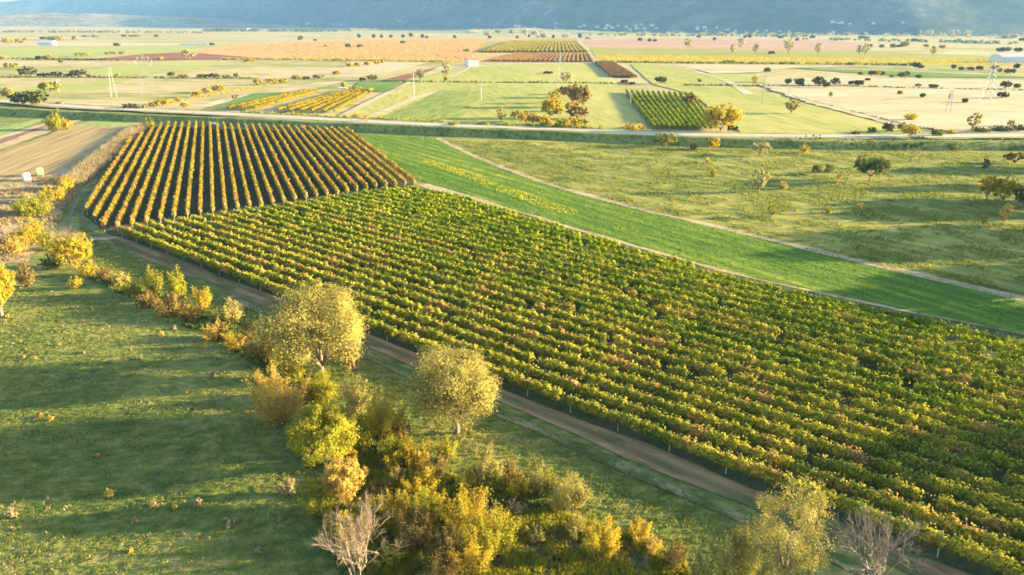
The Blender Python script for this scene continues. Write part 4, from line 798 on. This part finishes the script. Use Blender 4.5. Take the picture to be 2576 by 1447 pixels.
for k, (lab, pts, h, mt) in enumerate([
 ('low dark hedge under the row of dark trees on the left plain', [(0, 196), (220, 196), (420, 198), (640, 199)], 1.6, 'green'),
 ('low dark hedge across the pale green fields above the golden copse', [(950, 206), (1180, 209), (1400, 210), (1590, 212)], 1.3, 'green'),
 ('low hedge under the dark trees of the right hand plain', [(1717, 216), (1900, 218), (2130, 219), (2300, 224), (2576, 230)], 1.3, 'dark'),
 ('rusty hedge at the near edge of the orange field', [(560, 152), (760, 152), (950, 155), (1180, 158)], 3.0, 'yellow'),
 ('dark hedge along the lower edge of the yellow vineyard', [(1510, 158), (1800, 161), (2100, 163), (2300, 166)], 2.6, 'green'),
 ('thin dark hedge between the lime field and the pale plain', [(1990, 243), (2140, 281), (2280, 318), (2390, 336)], .8, 'green'),
 ('pale scrub hedge on the edge of the dry field at the far left', [(0, 149), (120, 151), (200, 152), (300, 153)], 2.0, 'green'),
 ('yellow scrub hedge rising from the road to the golden hedge', [(430, 262), (520, 244), (600, 230), (680, 216)], 1.6, 'yellow')]):
    L_ = sum(math.dist(at(*pts[i]), at(*pts[i + 1])) for i in range(len(pts) - 1)); Y_ = at(*pts[1])[1]
    wood(lab, pts, .5, h, int(min(2200, L_ / .7)), mt, 50 + k, None, max(.5, Y_ * .0014), 'hedge', 9)
# ------------------------------------------------------------------ haze, houses, poles and everything small
def house_mesh(wd, dp, hh, rh):
    Bw = B().box(-wd / 2, wd / 2, -dp / 2, dp / 2, 0, hh)
    b = len(Bw.V); Bw.V += [(-wd / 2, -dp / 2, hh), (-wd / 2, dp / 2, hh), (-wd / 2, 0, hh + rh), (wd / 2, -dp / 2, hh), (wd / 2, dp / 2, hh), (wd / 2, 0, hh + rh)]
    Bw.F += [[b, b + 2, b + 1], [b + 3, b + 4, b + 5]]
    o = .5; k = rh / (dp / 2)
    R = B(); e = dp / 2 + o; z = hh - o * k + .05
    R.V = [(-wd / 2 - o, -e, z), (wd / 2 + o, -e, z), (wd / 2 + o, 0, hh + rh + .05), (-wd / 2 - o, 0, hh + rh + .05), (-wd / 2 - o, e, z), (wd / 2 + o, e, z)]
    R.V += [(x, y, q + .25) for x, y, q in R.V]
    R.F = [[0, 1, 2, 3], [3, 2, 5, 4], [7, 6, 9, 8], [8, 9, 10, 11], [0, 6, 7, 1], [4, 5, 11, 10], [0, 3, 9, 6], [3, 4, 10, 9], [1, 7, 8, 2], [2, 8, 11, 5]]
    return Bw.me('wall', M['plaster']), R.me('roof', M['rooftile'])
HW, HR = house_mesh(11, 9, 6, 2.6)
WIN = B().box(-.6, .6, -.05, .05, -.7, .7).me('window', M['glass']); DOOR = B().box(-.55, .55, -.05, .05, 0, 2.2).me('door', M['door'])
CHIM = B().box(-.4, .4, -.4, .4, 0, 2.2).box(-.5, .5, -.5, .5, 2.2, 2.4).me('chimney', M['plaster'])
def house(X, Y, Z, rz, s, label, group, roof=None):
    root = link('house', None, None, (X, Y, Z - .3), rz, s); tag(root, label, 'house', group)
    link('wall', HW, root); r = link('roof', HR, root)
    if roof:
        r.data = HR.copy(); r.data.materials.clear(); r.data.materials.append(M[roof])
    link('chimney', CHIM, r, (2.4, 1.6, 7.2))
    for x in (-3.6, 3.6):
        for z in (1.9, 4.6): link('window', WIN, root, (x, -4.53, z))
    link('window', WIN, root, (0, -4.53, 4.6)); link('door', DOOR, root, (0, -4.53, .02))
    return root
random.seed(11)
vill = [(1299,66),(1307,69),(1319,69),(1399,61),(1397,70),(1470,66),(1503,69),(1530,66),(1554,66),(1540,72),(1523,73),(1600,68),(1603,74),(1613,64),(1620,73),(1640,66),(1652,73),(1755,67),(1754,75),(1772,70),(1777,77),(1803,70),(1850,79),(1904,79),(1927,79),(1962,79),(1984,79),(2096,82),(2178,84),(2095,58),(2108,59),(2117,59),(2138,60),(2197,60),(2271,58),(774,61),(785,61),(734,62),(859,62),(839,61),(829,61),(1344,72),(1576,70),(1585,75),(1830,76),(1005,54),(910,61),(1460,69)]
for i, (x, y) in enumerate(sorted(vill)):
    X, Y, Z = on_slope(x, y + 2.0)
    s = random.uniform(.8, 1.25) * (1.25 if Y > 3300 else 1.0)
    house(X, Y, Z, random.uniform(-.5, .5), s, f'{nth(i) if i < 39 else "number " + str(i + 1)} house from the left in the village under the mountain' if i < 39 else f'{nth(len(vill) - 1 - i)} house from the right end of the village under the mountain', 'village houses under the mountain', 'roofgrey' if i % 4 == 1 else None)
X, Y = at(627, 79.5); house(X, Y, 0, .3, 1.3, 'white house beside the dark tree belt on the left plain', None, 'roofgrey')
X, Y = at(487, 67.5); house(X, Y, 0, .3, 1.5, 'small house at the end of the pale wood under the left hill', None)
X, Y = at(1352, 97); house(X, Y, 0, .1, .8, 'white house among the dark trees of the orange field', None)
X, Y = at(1186, 166); house(X, Y, 0, .5, .85, 'red roofed farmhouse at the head of the narrow strips', None)
X, Y = at(865, 233)
c = link('hut', None, None, (X, Y, 0), .2); tag(c, 'white farm hut among yellow bushes above the orange vine rows', 'hut')
link('wall', B().box(-2.2, 2.2, -1.5, 1.5, 0, 2.4).me('wall', M['plaster']), c); link('roof', B().box(-2.5, 2.5, -1.8, 1.8, 2.4, 2.6).me('roof', M['roofgrey']), c)
link('door', B().box(-.4, .4, -1.56, -1.5, 0, 1.9).me('door', M['door']), c); link('window', B().box(1, 1.7, -1.56, -1.5, 1, 1.7).me('window', M['glass']), c)
def shed(x, y, wd, dp, hh, label, arched, rz=0.0):
    X, Y = at(x, y); root = link('shed', None, None, (X, Y, 0), rz); tag(root, label, 'shed'); K = 10; V = []; F = []
    for e in (-wd / 2, wd / 2):
        for k in range(K + 1):
            t = math.pi * k / K; V.append((e, -math.cos(t) * dp / 2, (hh * .55 if arched else hh * .7) * (0 if k in (0, K) else 1) + math.sin(t) * hh * (.45 if arched else .3)))
    for k in range(K): F.append([k, k + 1, K + 2 + k, K + 1 + k])
    link('cover', mesh_py('cover', V, F, M['roofgrey']), root)
    link('end_wall', mesh_py('end_wall', V[:K + 1], [list(range(K + 1))], M['plaster']), root); link('end_wall', mesh_py('end_wall', V[K + 1:], [list(range(K + 1))[::-1]], M['plaster']), root)
    link('door', B().box(-1.6, 1.6, -dp / 2 - .1, -dp / 2 - .02, 0, hh * .5).me('door', M['roofgrey']), root)
shed(2574, 158, 60, 22, 8.5, 'long white shed cut by the right edge beyond the yellow vineyard', True)
shed(120, 114, 22, 12, 6, 'low white shed on the far left plain', False)

def lattice(x, yb, yt, base, label):
    X, Y, h, _ = size_at(x, yb, yt, 10); T = B(); root = link('pylon', None, None, (X, Y, 0), .5); tag(root, label, 'pylon')
    lv = [0, .18, .34, .48, .6, .7, .79, .87, .94, 1]; hw = lambda t: base / 2 * (1 - t) ** 1.15 + .35
    r = .045
    for sx, sy in ((1, 1), (-1, 1), (-1, -1), (1, -1)): T.tube([(sx * hw(t), sy * hw(t), h * t) for t in lv], r, 4)
    for a, b in zip(lv[:-1], lv[1:]):
        for (s0, s1) in (((1, 1), (-1, 1)), ((-1, 1), (-1, -1)), ((-1, -1), (1, -1)), ((1, -1), (1, 1))):
            T.tube([(s0[0] * hw(a), s0[1] * hw(a), h * a), (s1[0] * hw(b), s1[1] * hw(b), h * b)], r * .6, 3)
            T.tube([(s1[0] * hw(a), s1[1] * hw(a), h * a), (s0[0] * hw(b), s0[1] * hw(b), h * b)], r * .6, 3)
            T.tube([(s0[0] * hw(b), s0[1] * hw(b), h * b), (s1[0] * hw(b), s1[1] * hw(b), h * b)], r * .6, 3)
    link('tower', T.me('tower', M['steel']), root)
    for t, w_ in ((.78, .16), (.87, .20), (.95, .13)):
        A_ = B()
        for s in (-1, 1):
            A_.tube([(0, 0, h * t + .4), (s * h * w_, 0, h * t)], r, 4); A_.tube([(0, 0, h * t - .5), (s * h * w_, 0, h * t)], r, 4); A_.tube([(s * h * w_, 0, h * t), (s * h * w_, 0, h * t - 1.4)], .12, 5)
        link('cross_arm', A_.me('cross_arm', M['steel']), root)
lattice(373, 237, 138, 6.0, 'tall lattice pylon on the left plain')
lattice(2480, 262, 150, 6.0, 'tall lattice pylon on the right plain')
lattice(1407, 225, 132, 2.4, 'slender lattice pylon above the golden copse')
def pole(x, yb, yt, label, legs=1, mat='wood', top=None):
    X, Y, h, _ = size_at(x, yb, yt, 10); root = link('utility_pole', None, None, (X, Y, 0), .2); tag(root, label, 'utility pole')
    P = B()
    if legs == 1: P.tube([(0, 0, -.3), (0, 0, h)], [.22, .15], 7)
    else:
        P.tube([(-1.3, 0, -.3), (-.35, 0, h)], [.16, .11], 7); P.tube([(1.3, 0, -.3), (.35, 0, h)], [.16, .11], 7)
    link('pole', P.me('pole', M[mat]), root)
    link('cross_arm', B().box(-1.1, 1.1, -.09, .09, h - .6, h - .4).me('cross_arm', M[mat]), root)
    for s in (-.9, 0, .9): link('insulator', B().tube([(s, 0, h - .4), (s, 0, h - .1)], .08, 6).me('insulator', M['post']), root)
    if top: link('transformer', B().box(-.8, .8, -.5, .5, h - 3.2, h - 1.4).box(-.9, .9, -.6, .6, h - 3.35, h - 3.2).me('transformer', M['steel']), root)
pole(287, 244, 170, 'pale double legged pole left of the tall pylon', 2, 'post')
pole(1916, 265, 194, 'wooden pole in the green field on the right', 1)
pole(1982, 251, 220, 'short pale pole above the round olive tree', 1, 'post')
pole(2384, 284, 227, 'double legged pole carrying a transformer on the pale plain', 2, 'wood', True)
pole(1042, 250, 184, 'thin pole where two pale paths meet', 1, 'post')
pole(1210, 254, 214, 'short pole at the corner of the mown field', 1, 'post')
pole(1585, 268, 234, 'short wooden pole at the corner of the small vineyard', 1)
pole(148, 232, 200, 'thin pale pole by the green tree on the left', 1, 'post')
# hay bales
def bale(x, y, s, rz, mat, label):
    X, Y = at(x, y); V = []; F = []; K = 28; rng = random.Random(int(x)); root = link('hay_bale', None, None, (X, Y, 0), rz); tag(root, label, 'hay bale', 'hay bales by the ploughed plot')
    T = B(); prof = [(-.62, .0), (-.6, .5), (-.58, .66), (-.45, .74), (-.2, .75), (.2, .75), (.45, .74), (.58, .66), (.6, .5), (.62, .0)]
    for xx, r in prof:
        for k in range(K): a = 2 * math.pi * k / K; q = r * (1 + rng.uniform(-.02, .02)); V.append((xx * s, math.cos(a) * q * s, (.73 + math.sin(a) * q) * s))
    for i in range(len(prof) - 1):
        for k in range(K): F.append([i * K + k, i * K + (k + 1) % K, (i + 1) * K + (k + 1) % K, (i + 1) * K + k])
    link('hay', mesh_py('hay', V, F, mat, None, True), root)
m_hay = field_mat('hay', [(.42, .28, .14), (.55, .38, .2), (.62, .46, .27)], .8, 6, 0, 4, None, .8, 8); m_wrap = plain_mat('bale_wrap', (.72, .70, .64), .45, .08, 1.5)
bale(68, 455, 1.25, .8, m_wrap, 'pale wrapped bale, nearer of the two bales by the ploughed plot')
bale(101, 443, 1.35, .5, m_hay, 'tan straw bale behind the pale wrapped one')
# skinned bodies
def skin(name, verts, edges, radii, mat, parent, root=0, lv=2):
    me = bpy.data.meshes.new(name); me.from_pydata(verts, edges, []); me.materials.append(mat)
    o = link(name, me, parent); m = o.modifiers.new('skin', 'SKIN'); m.use_smooth_shade = True
    for i, r in enumerate(radii):
        v = me.skin_vertices[0].data[i]; v.radius = (r, r) if not isinstance(r, tuple) else r; v.use_root = (i == root)
    s = o.modifiers.new('sub', 'SUBSURF'); s.levels = lv; s.render_levels = lv; return o
def cow(x, y, rz, label):
    X, Y = at(x, y); root = link('cow', None, None, (X, Y, .2), rz); tag(root, label, 'cow')
    hide = plain_mat('cow_hide', (.36, .15, .05), .8, .2, 4)
    v = [(-.75, 0, 1.12), (-.3, 0, 1.05), (.25, 0, 1.05), (.7, 0, 1.15), (1.0, 0, 1.3), (1.3, 0, 1.38), (1.6, 0, 1.2), (1.8, 0, 1.05)]; r = [(.30, .34), (.34, .38), (.35, .39), (.30, .36), (.2, .26), (.15, .17), (.13, .14), (.09, .08)]
    e = [(i, i + 1) for i in range(7)]
    for sy in (-1, 1):
        b = len(v); v += [(.72, sy * .2, .82), (.74, sy * .21, .48), (.72, sy * .21, .2), (.76, sy * .21, .02)]; r += [.14, .075, .055, .07]; e += [(3, b), (b, b + 1), (b + 1, b + 2), (b + 2, b + 3)]
        b = len(v); v += [(-.72, sy * .2, .85), (-.62, sy * .21, .62), (-.82, sy * .21, .42), (-.78, sy * .21, .02)]; r += [.19, .11, .065, .07]; e += [(0, b), (b, b + 1), (b + 1, b + 2), (b + 2, b + 3)]
        b = len(v); v += [(1.36, sy * .14, 1.44), (1.33, sy * .3, 1.42)]; r += [.05, .05]; e += [(5, b), (b, b + 1)]
    b = len(v); v += [(-1.02, 0, 1.3), (-1.12, 0, .9), (-1.1, 0, .55)]; r += [.05, .03, .05]; e += [(0, b), (b, b + 1), (b + 1, b + 2)]
    skin('body', v, e, r, hide, root, 1)
    horn = plain_mat('horn', (.6, .55, .45), .5, .1)
    for sy in (-1, 1): link('horn', B().tube([(1.34, sy * .1, 1.5), (1.38, sy * .2, 1.6), (1.42, sy * .2, 1.72)], [.035, .025, .008], 6).me('horn', horn), root)
    for sy in (-1, 1): link('eye', B().tube([(1.52, sy * .1, 1.3), (1.53, sy * .135, 1.31)], .03, 6).me('eye', M['glass']), root)
cow(882, 926, math.radians(118), 'orange brown cow standing under the edge of the largest tree')
def person(x, y, rz, top, label, pose):
    X, Y = at(x, y); root = link('person', None, None, (X, Y, 0), rz); tag(root, label, 'person')
    skinm = plain_mat('skin', (.55, .32, .22), .6, .05); topm = plain_mat('jacket', top, .8, .12, 5); tr_ = plain_mat('trousers', (.35, .38, .45), .85, .1, 5); hair = plain_mat('hair', (.06, .04, .03), .7, .1, 9)
    bend = .28 if pose else .05
    H_ = (0, .0, .93); chest = (bend * .8, 0, 1.28); neck = (bend * 1.2, 0, 1.47); head = (bend * 1.35 + .02, 0, 1.62); crown_ = (bend * 1.4 + .02, 0, 1.72)
    v = [H_, (bend * .4, 0, 1.1), chest, neck, head, crown_]; r = [(.14, .11), (.13, .10), (.15, .11), .06, .095, .06]; e = [(0, 1), (1, 2), (2, 3), (3, 4), (4, 5)]
    for sy in (-1, 1):
        b = len(v); st = .16 * sy * (1 if not pose else .4)
        v += [(0, sy * .1, .88), (st * .4 + .03, sy * .11, .5), (st, sy * .12, .1), (st + .12, sy * .12, .03)]; r += [.09, .06, .042, .04]; e += [(0, b), (b, b + 1), (b + 1, b + 2), (b + 2, b + 3)]
        b = len(v); v += [(chest[0], sy * .19, 1.4), (chest[0] + .06, sy * .26, 1.13), (chest[0] + (.28 if pose else .1), sy * .22, .95)]; r += [.055, .042, .03]; e += [(2, b), (b, b + 1), (b + 1, b + 2)]
        hx, hy, hz = v[-1]; hb = len(v)
        v.append((hx + .04, hy, hz - .06)); r.append((.03, .02)); e.append((hb - 1, hb))
        for f_ in range(4):
            b = len(v); v += [(hx + .03 + .02 * f_, hy + sy * .0, hz - .12), (hx + .035 + .02 * f_, hy - sy * .015, hz - .16 - .01 * (f_ in (1, 2)))]; r += [.009, .007]; e += [(hb, b), (b, b + 1)]
        b = len(v); v.append((hx + .085, hy - sy * .01, hz - .07)); r.append(.01); e.append((hb, b))
    skin('body', v, e, r, skinm, root, 0)
    # clothing sits over the body
    cv = [(0, 0, .86), (bend * .4, 0, 1.1), chest, (bend * 1.1, 0, 1.42)]; cr = [(.165, .135), (.15, .12), (.175, .135), (.085, .085)]; ce = [(0, 1), (1, 2), (2, 3)]
    for sy in (-1, 1): b = len(cv); cv += [(chest[0], sy * .19, 1.4), (chest[0] + .06, sy * .26, 1.13), (chest[0] + (.25 if pose else .09), sy * .225, .98)]; cr += [.075, .06, .05]; ce += [(2, b), (b, b + 1), (b + 1, b + 2)]
    skin('jacket', cv, ce, cr, topm, root, 0)
    pv = [(0, 0, .92)]; pr = [(.16, .13)]; pe = []
    for sy in (-1, 1): st = .16 * sy * (1 if not pose else .4); b = len(pv); pv += [(0, sy * .1, .84), (st * .4 + .03, sy * .11, .5), (st, sy * .12, .12)]; pr += [.11, .08, .065]; pe += [(0, b), (b, b + 1), (b + 1, b + 2)]
    skin('trousers', pv, pe, pr, tr_, root, 0)
    Hh = B(); K = 8; hx = head[0] - .015
    for i in range(5):
        for k in range(K): a = 2 * math.pi * k / K; p_ = math.pi * .52 * i / 4; Hh.V.append((hx + math.cos(a) * .115 * math.sin(p_ + .01), math.sin(a) * .105 * math.sin(p_ + .01), 1.64 + .13 * math.cos(p_)))
    for i in range(4):
        for k in range(K): Hh.F.append([i * K + k, (i + 1) * K + k, (i + 1) * K + (k + 1) % K, i * K + (k + 1) % K])
    link('hair', Hh.me('hair', hair, True), root)
person(757, 327, 1.4, (.62, .24, .22), 'left of two people by the bank, in a faded red top', 1)
person(768, 327, 2.2, (.75, .05, .10), 'right of two people by the bank, in a bright red top', 0)
# parked car
def car(x, y, rz, label):
    X, Y = at(x, y); root = link('parked_car', None, None, (X, Y, .12), rz); tag(root, label, 'car')
    paint = plain_mat('car_paint', (.62, .64, .68), .3, .05, 1, .1, .6); dark = plain_mat('tyre_rubber', (.03, .03, .03), .8, .1); glass = M['glass']
    side = [(-2.05, .35), (-2.08, .75), (-1.95, .98), (-1.55, 1.02), (-1.15, 1.42), (-.3, 1.5), (.45, 1.46), (1.05, 1.0), (1.8, .88), (2.05, .7), (2.08, .35), (1.75, .26), (-1.75, .26)]
    V = []; F = []; n = len(side)
    for yy, k in ((-.82, .0), (-.86, 1.), (.86, 1.), (.82, .0)):
        pass
    def w_(z): return .84 - max(0, z - .95) * .34
    for sgn in (-1, 1): V += [(a, sgn * w_(z), z) for a, z in side]
    F.append(list(range(n))); F.append(list(range(n, 2 * n))[::-1])
    for i in range(n): F.append([i, n + i, n + (i + 1) % n, (i + 1) % n])
    body = link('body', mesh_py('body', V, F, paint), root); bv = body.modifiers.new('bevel', 'BEVEL'); bv.width = .06; bv.segments = 2
    for sgn in (-1, 1):
        q = [(-1.35, 1.05), (-1.08, 1.36), (-.32, 1.42), (.38, 1.38), (.85, 1.04)]
        me = mesh_py('window', [(a, sgn * (w_(z) + .012), z) for a, z in q], [[0, 1, 2, 3, 4] if sgn < 0 else [4, 3, 2, 1, 0]], glass); link('side_window', me, root)
        for a in (-1.3, 1.32):
            W = link('wheel', B().tube([(a, sgn * .66, .32), (a, sgn * .88, .32)], .32, 18).me('tyre', dark), root)
            link('rim', B().tube([(a, sgn * .87, .32), (a, sgn * .895, .32)], .19, 12).me('rim', M['steel']), W)
        link('headlight', B().box(2.0, 2.1, sgn * .62 - .14, sgn * .62 + .14, .62, .76).me('headlight', M['steel']), root)
    link('windscreen', mesh_py('windscreen', [(.48, -.62, 1.45), (.48, .62, 1.45), (1.02, .74, 1.035), (1.02, -.74, 1.035)], [[0, 3, 2, 1]], glass), root)
    link('rear_window', mesh_py('rear_window', [(-1.19, -.62, 1.4), (-1.19, .62, 1.4), (-1.55, .74, 1.04), (-1.55, -.74, 1.04)], [[0, 1, 2, 3]], glass), root)
car(535, 321, math.radians(168), 'silver white car parked between the row ends and the grassy bank')

# ------------------------------------------------------------------ grass and weeds
def inside(P, poly):
    x, y = P[:, 0], P[:, 1]; r = np.zeros(len(P), bool); n = len(poly)
    for i in range(n):
        (x1, y1), (x2, y2) = poly[i], poly[(i + 1) % n]
        c = ((y1 > y) != (y2 > y)) & (x < (x2 - x1) * (y - y1) / ((y2 - y1) + 1e-12) + x1); r ^= c
    return r
def grass(name, label, pts, n, mat, h, wd, seed, clump=None, near=45., z=0.05):
    poly = [at(*p) for p in pts]; rng = np.random.default_rng(seed); lo = np.min(poly, 0); hi = np.max(poly, 0)
    P = rng.uniform(lo, hi, (int(n * 4), 2)); d = np.hypot(P[:, 1], CAM_H); P = P[rng.random(len(P)) < np.clip((near / d) ** 1.3, 0, 1)]
    P = P[inside(P, poly)]
    if clump: P = P[vnoise(P[:, 0] / clump, P[:, 1] / clump, 3.) * .6 + vnoise(P[:, 0] / clump * 3, P[:, 1] / clump * 3, 7.) * .4 + rng.normal(0, .07, len(P)) > .5]
    P = P[:n]; m = len(P); d = np.hypot(P[:, 1], CAM_H) / near; k = 3
    Q = np.repeat(P, k, 0); dd = np.repeat(np.maximum(d, 1), k); N_ = len(Q); a = rng.uniform(0, 2 * np.pi, N_); hh = h * rng.uniform(.5, 1.3, N_); ww = wd * dd ** .8; Q = Q + rng.normal(0, .07, Q.shape)
    lean = rng.normal(0, .35, (N_, 2)) * hh[:, None]
    ca, sa = np.cos(a) * ww / 2, np.sin(a) * ww / 2
    V = np.stack([np.stack([Q[:, 0] - ca, Q[:, 1] - sa, np.full(N_, 0.)], 1), np.stack([Q[:, 0] + ca, Q[:, 1] + sa, np.full(N_, 0.)], 1), np.stack([Q[:, 0] + lean[:, 0], Q[:, 1] + lean[:, 1], hh], 1)], 1).reshape(-1, 3)
    o = link(name, mesh_np(name, V, np.arange(3 * N_).reshape(-1, 3), M[mat]), None, (0, 0, z)); o['kind'] = 'stuff'; o['label'] = label; o['category'] = 'grass'
MEADOW = [(-60, 640), (60, 730), (200, 740), (330, 735), (520, 800), (640, 930), (700, 1080), (760, 1260), (830, 1447), (900, 1700), (-400, 1700), (-300, 640)]
grass('grass', 'green grass over the shaded meadow', MEADOW, 45000, 'grass_blade', .09, .09, 1)
VERGE = [(240, 605), (720, 800), (1100, 960), (1500, 1130), (1900, 1330), (2050, 1447), (2200, 1700), (900, 1700), (830, 1447), (700, 1080), (640, 930), (520, 800), (330, 735), (200, 690)]
grass('grass', 'tall grass and weeds among the bushes', VERGE, 45000, 'grass_blade', .16, .09, 2)
grass('weeds', 'dry weeds and pale grass in the clearing among the bushes', [(1180, 1230), (1400, 1290), (1660, 1380), (1750, 1447), (1800, 1600), (1150, 1600), (1150, 1350)], 3500, 'reed', .3, .07, 3, 2.0)
grass('weeds', 'leafy weeds in the clearing among the bushes', [(850, 1130), (1180, 1210), (1400, 1290), (1660, 1380), (1750, 1447), (1800, 1600), (950, 1600), (850, 1350)], 22000, 'lime', .4, .15, 4, 1.5)
grass('weeds', 'dry tan grass patches in the meadow', MEADOW, 3000, 'reed', .22, .07, 5, 2.6)
grass('weeds', 'tangled low undergrowth along the belt of bushes', [(200, 690), (330, 715), (520, 780), (640, 850), (760, 930), (930, 1060), (1090, 1180), (1240, 1240), (1430, 1290), (1380, 1330), (1180, 1330), (1240, 1480), (860, 1480), (800, 1280), (760, 1150), (700, 1050), (690, 950), (560, 870), (360, 770)], 26000, 'green', .42, .15, 14, 1.8)
grass('reeds', 'pale dry reeds between the ploughed plot and the grassy track', [(345, 318), (372, 325), (330, 368), (262, 425), (210, 470), (150, 470), (195, 430), (255, 385), (310, 340)], 16000, 'reed', 1.5, .12, 6, None, 130.)
grass('weeds', 'tan scrub grass on the rough ground left of the track', [(-100, 480), (0, 475), (130, 445), (200, 470), (160, 540), (140, 600), (60, 655), (-100, 670)], 14000, 'reed', .6, .12, 7, 5., 110.)
grass('clover', 'bright green leafy crop in the curved field', [(915, 340), (1098, 350), (1196, 397), (1400, 471), (1600, 524), (1900, 594), (2200, 667), (2576, 750), (3000, 862), (3000, 955), (2576, 836), (2300, 782), (2100, 743), (1800, 674), (1500, 588), (1300, 528), (1150, 485), (1055, 455), (965, 395)], 26000, 'clover', .16, .10, 8, None, 90.)
grass('flowers', 'yellow flowering streak along the bright green crop', [(1000, 372), (1040, 388), (1200, 440), (1400, 515), (1640, 590), (1600, 592), (1350, 520), (1150, 440), (1030, 398)], 9000, 'flower', .2, .10, 12, 9., 90.)
grass('grass', 'olive grass tussocks over the pasture', [(1110, 352), (1520, 362), (1717, 371), (2050, 380), (2384, 382), (2800, 382), (2800, 800), (2576, 746), (2200, 663), (1900, 590), (1600, 520), (1400, 468), (1210, 398)], 60000, 'grass_blade', .30, .13, 9, 4., 110.)
grass('grass', 'yellowish grass on the far verge of the track', [(205, 500), (290, 390), (370, 330), (400, 316), (318, 366), (215, 528), (262, 585), (280, 598), (190, 600)], 9000, 'grass_blade', .2, .08, 10, None, 110.)
# single dry tufts standing out of the meadow
rng = np.random.default_rng(77); V, F = [], []
(V, F), _ = grow_shoots(.5, .3, rng, 170, .19, 18); TUFT = mesh_np('tuft', V, F, M['reed']); (V2, F2), _ = grow_shoots(.5, .28, rng, 170, .19, 16); TUFT2 = mesh_np('tuft', V2, F2, M['peach'])
for i, (x, y, s, k) in enumerate([(20,800,1.3,1),(545,905,1.2,0),(210,890,1.1,0),(325,868,1.0,0),(405,845,1.6,1),(440,830,1.4,0),(485,860,1.2,0),(230,780,1.1,0),(535,950,1.7,0),(560,940,1.2,0),(355,905,1.2,0),(105,1050,1.2,1),(130,1058,1.3,1),(275,1250,2.0,1),(245,1150,1.0,1),(30,1300,1.9,0),(575,1325,1.9,0),(440,1280,1.1,1),(500,1270,1.6,0),(560,1160,1.1,0),(330,1390,1.1,1),(620,1040,.9,1),(640,1090,.9,0),(60,900,1.0,0),(150,870,.9,1),(190,940,1.0,0),(90,905,1.1,1),(385,1275,1.3,0),(340,1315,1.3,0),(650,1390,1.1,0),(705,1310,1.0,0),(215,1150,.9,0),(470,990,.8,1),(265,820,.9,0)]):
    X, Y = at(x, y); o = link('grass_tuft', TUFT2 if k else TUFT, None, (X, Y, .02), i * 1.3, s * .7)
    tag(o, 'rusty orange weed tuft standing out of the meadow grass' if k else 'pale dry grass tuft standing out of the meadow grass', 'grass tuft', 'rusty weed tufts in the meadow' if k else 'pale grass tufts in the meadow')

# ------------------------------------------------------------------ the air over the plain
hz = link('haze', mesh_py('haze', *(lambda b: (b.V, b.F))(B().box(-17500, 17500, -450, 17000, -40, 520)), new_mat('haze_air')[0]))
hz['kind'] = 'stuff'; hz['label'] = 'thin blue haze filling the valley air'; hz['category'] = 'haze'
hn = bpy.data.materials['haze_air'].node_tree; pv = hn.nodes.new('ShaderNodeVolumePrincipled'); ho = hn.nodes.new('ShaderNodeOutputMaterial')
pv.inputs['Density'].default_value = 0.8e-4; pv.inputs['Color'].default_value = (.24, .52, 1.0, 1); pv.inputs['Anisotropy'].default_value = 0.0
hn.links.new(pv.outputs[0], ho.inputs['Volume'])
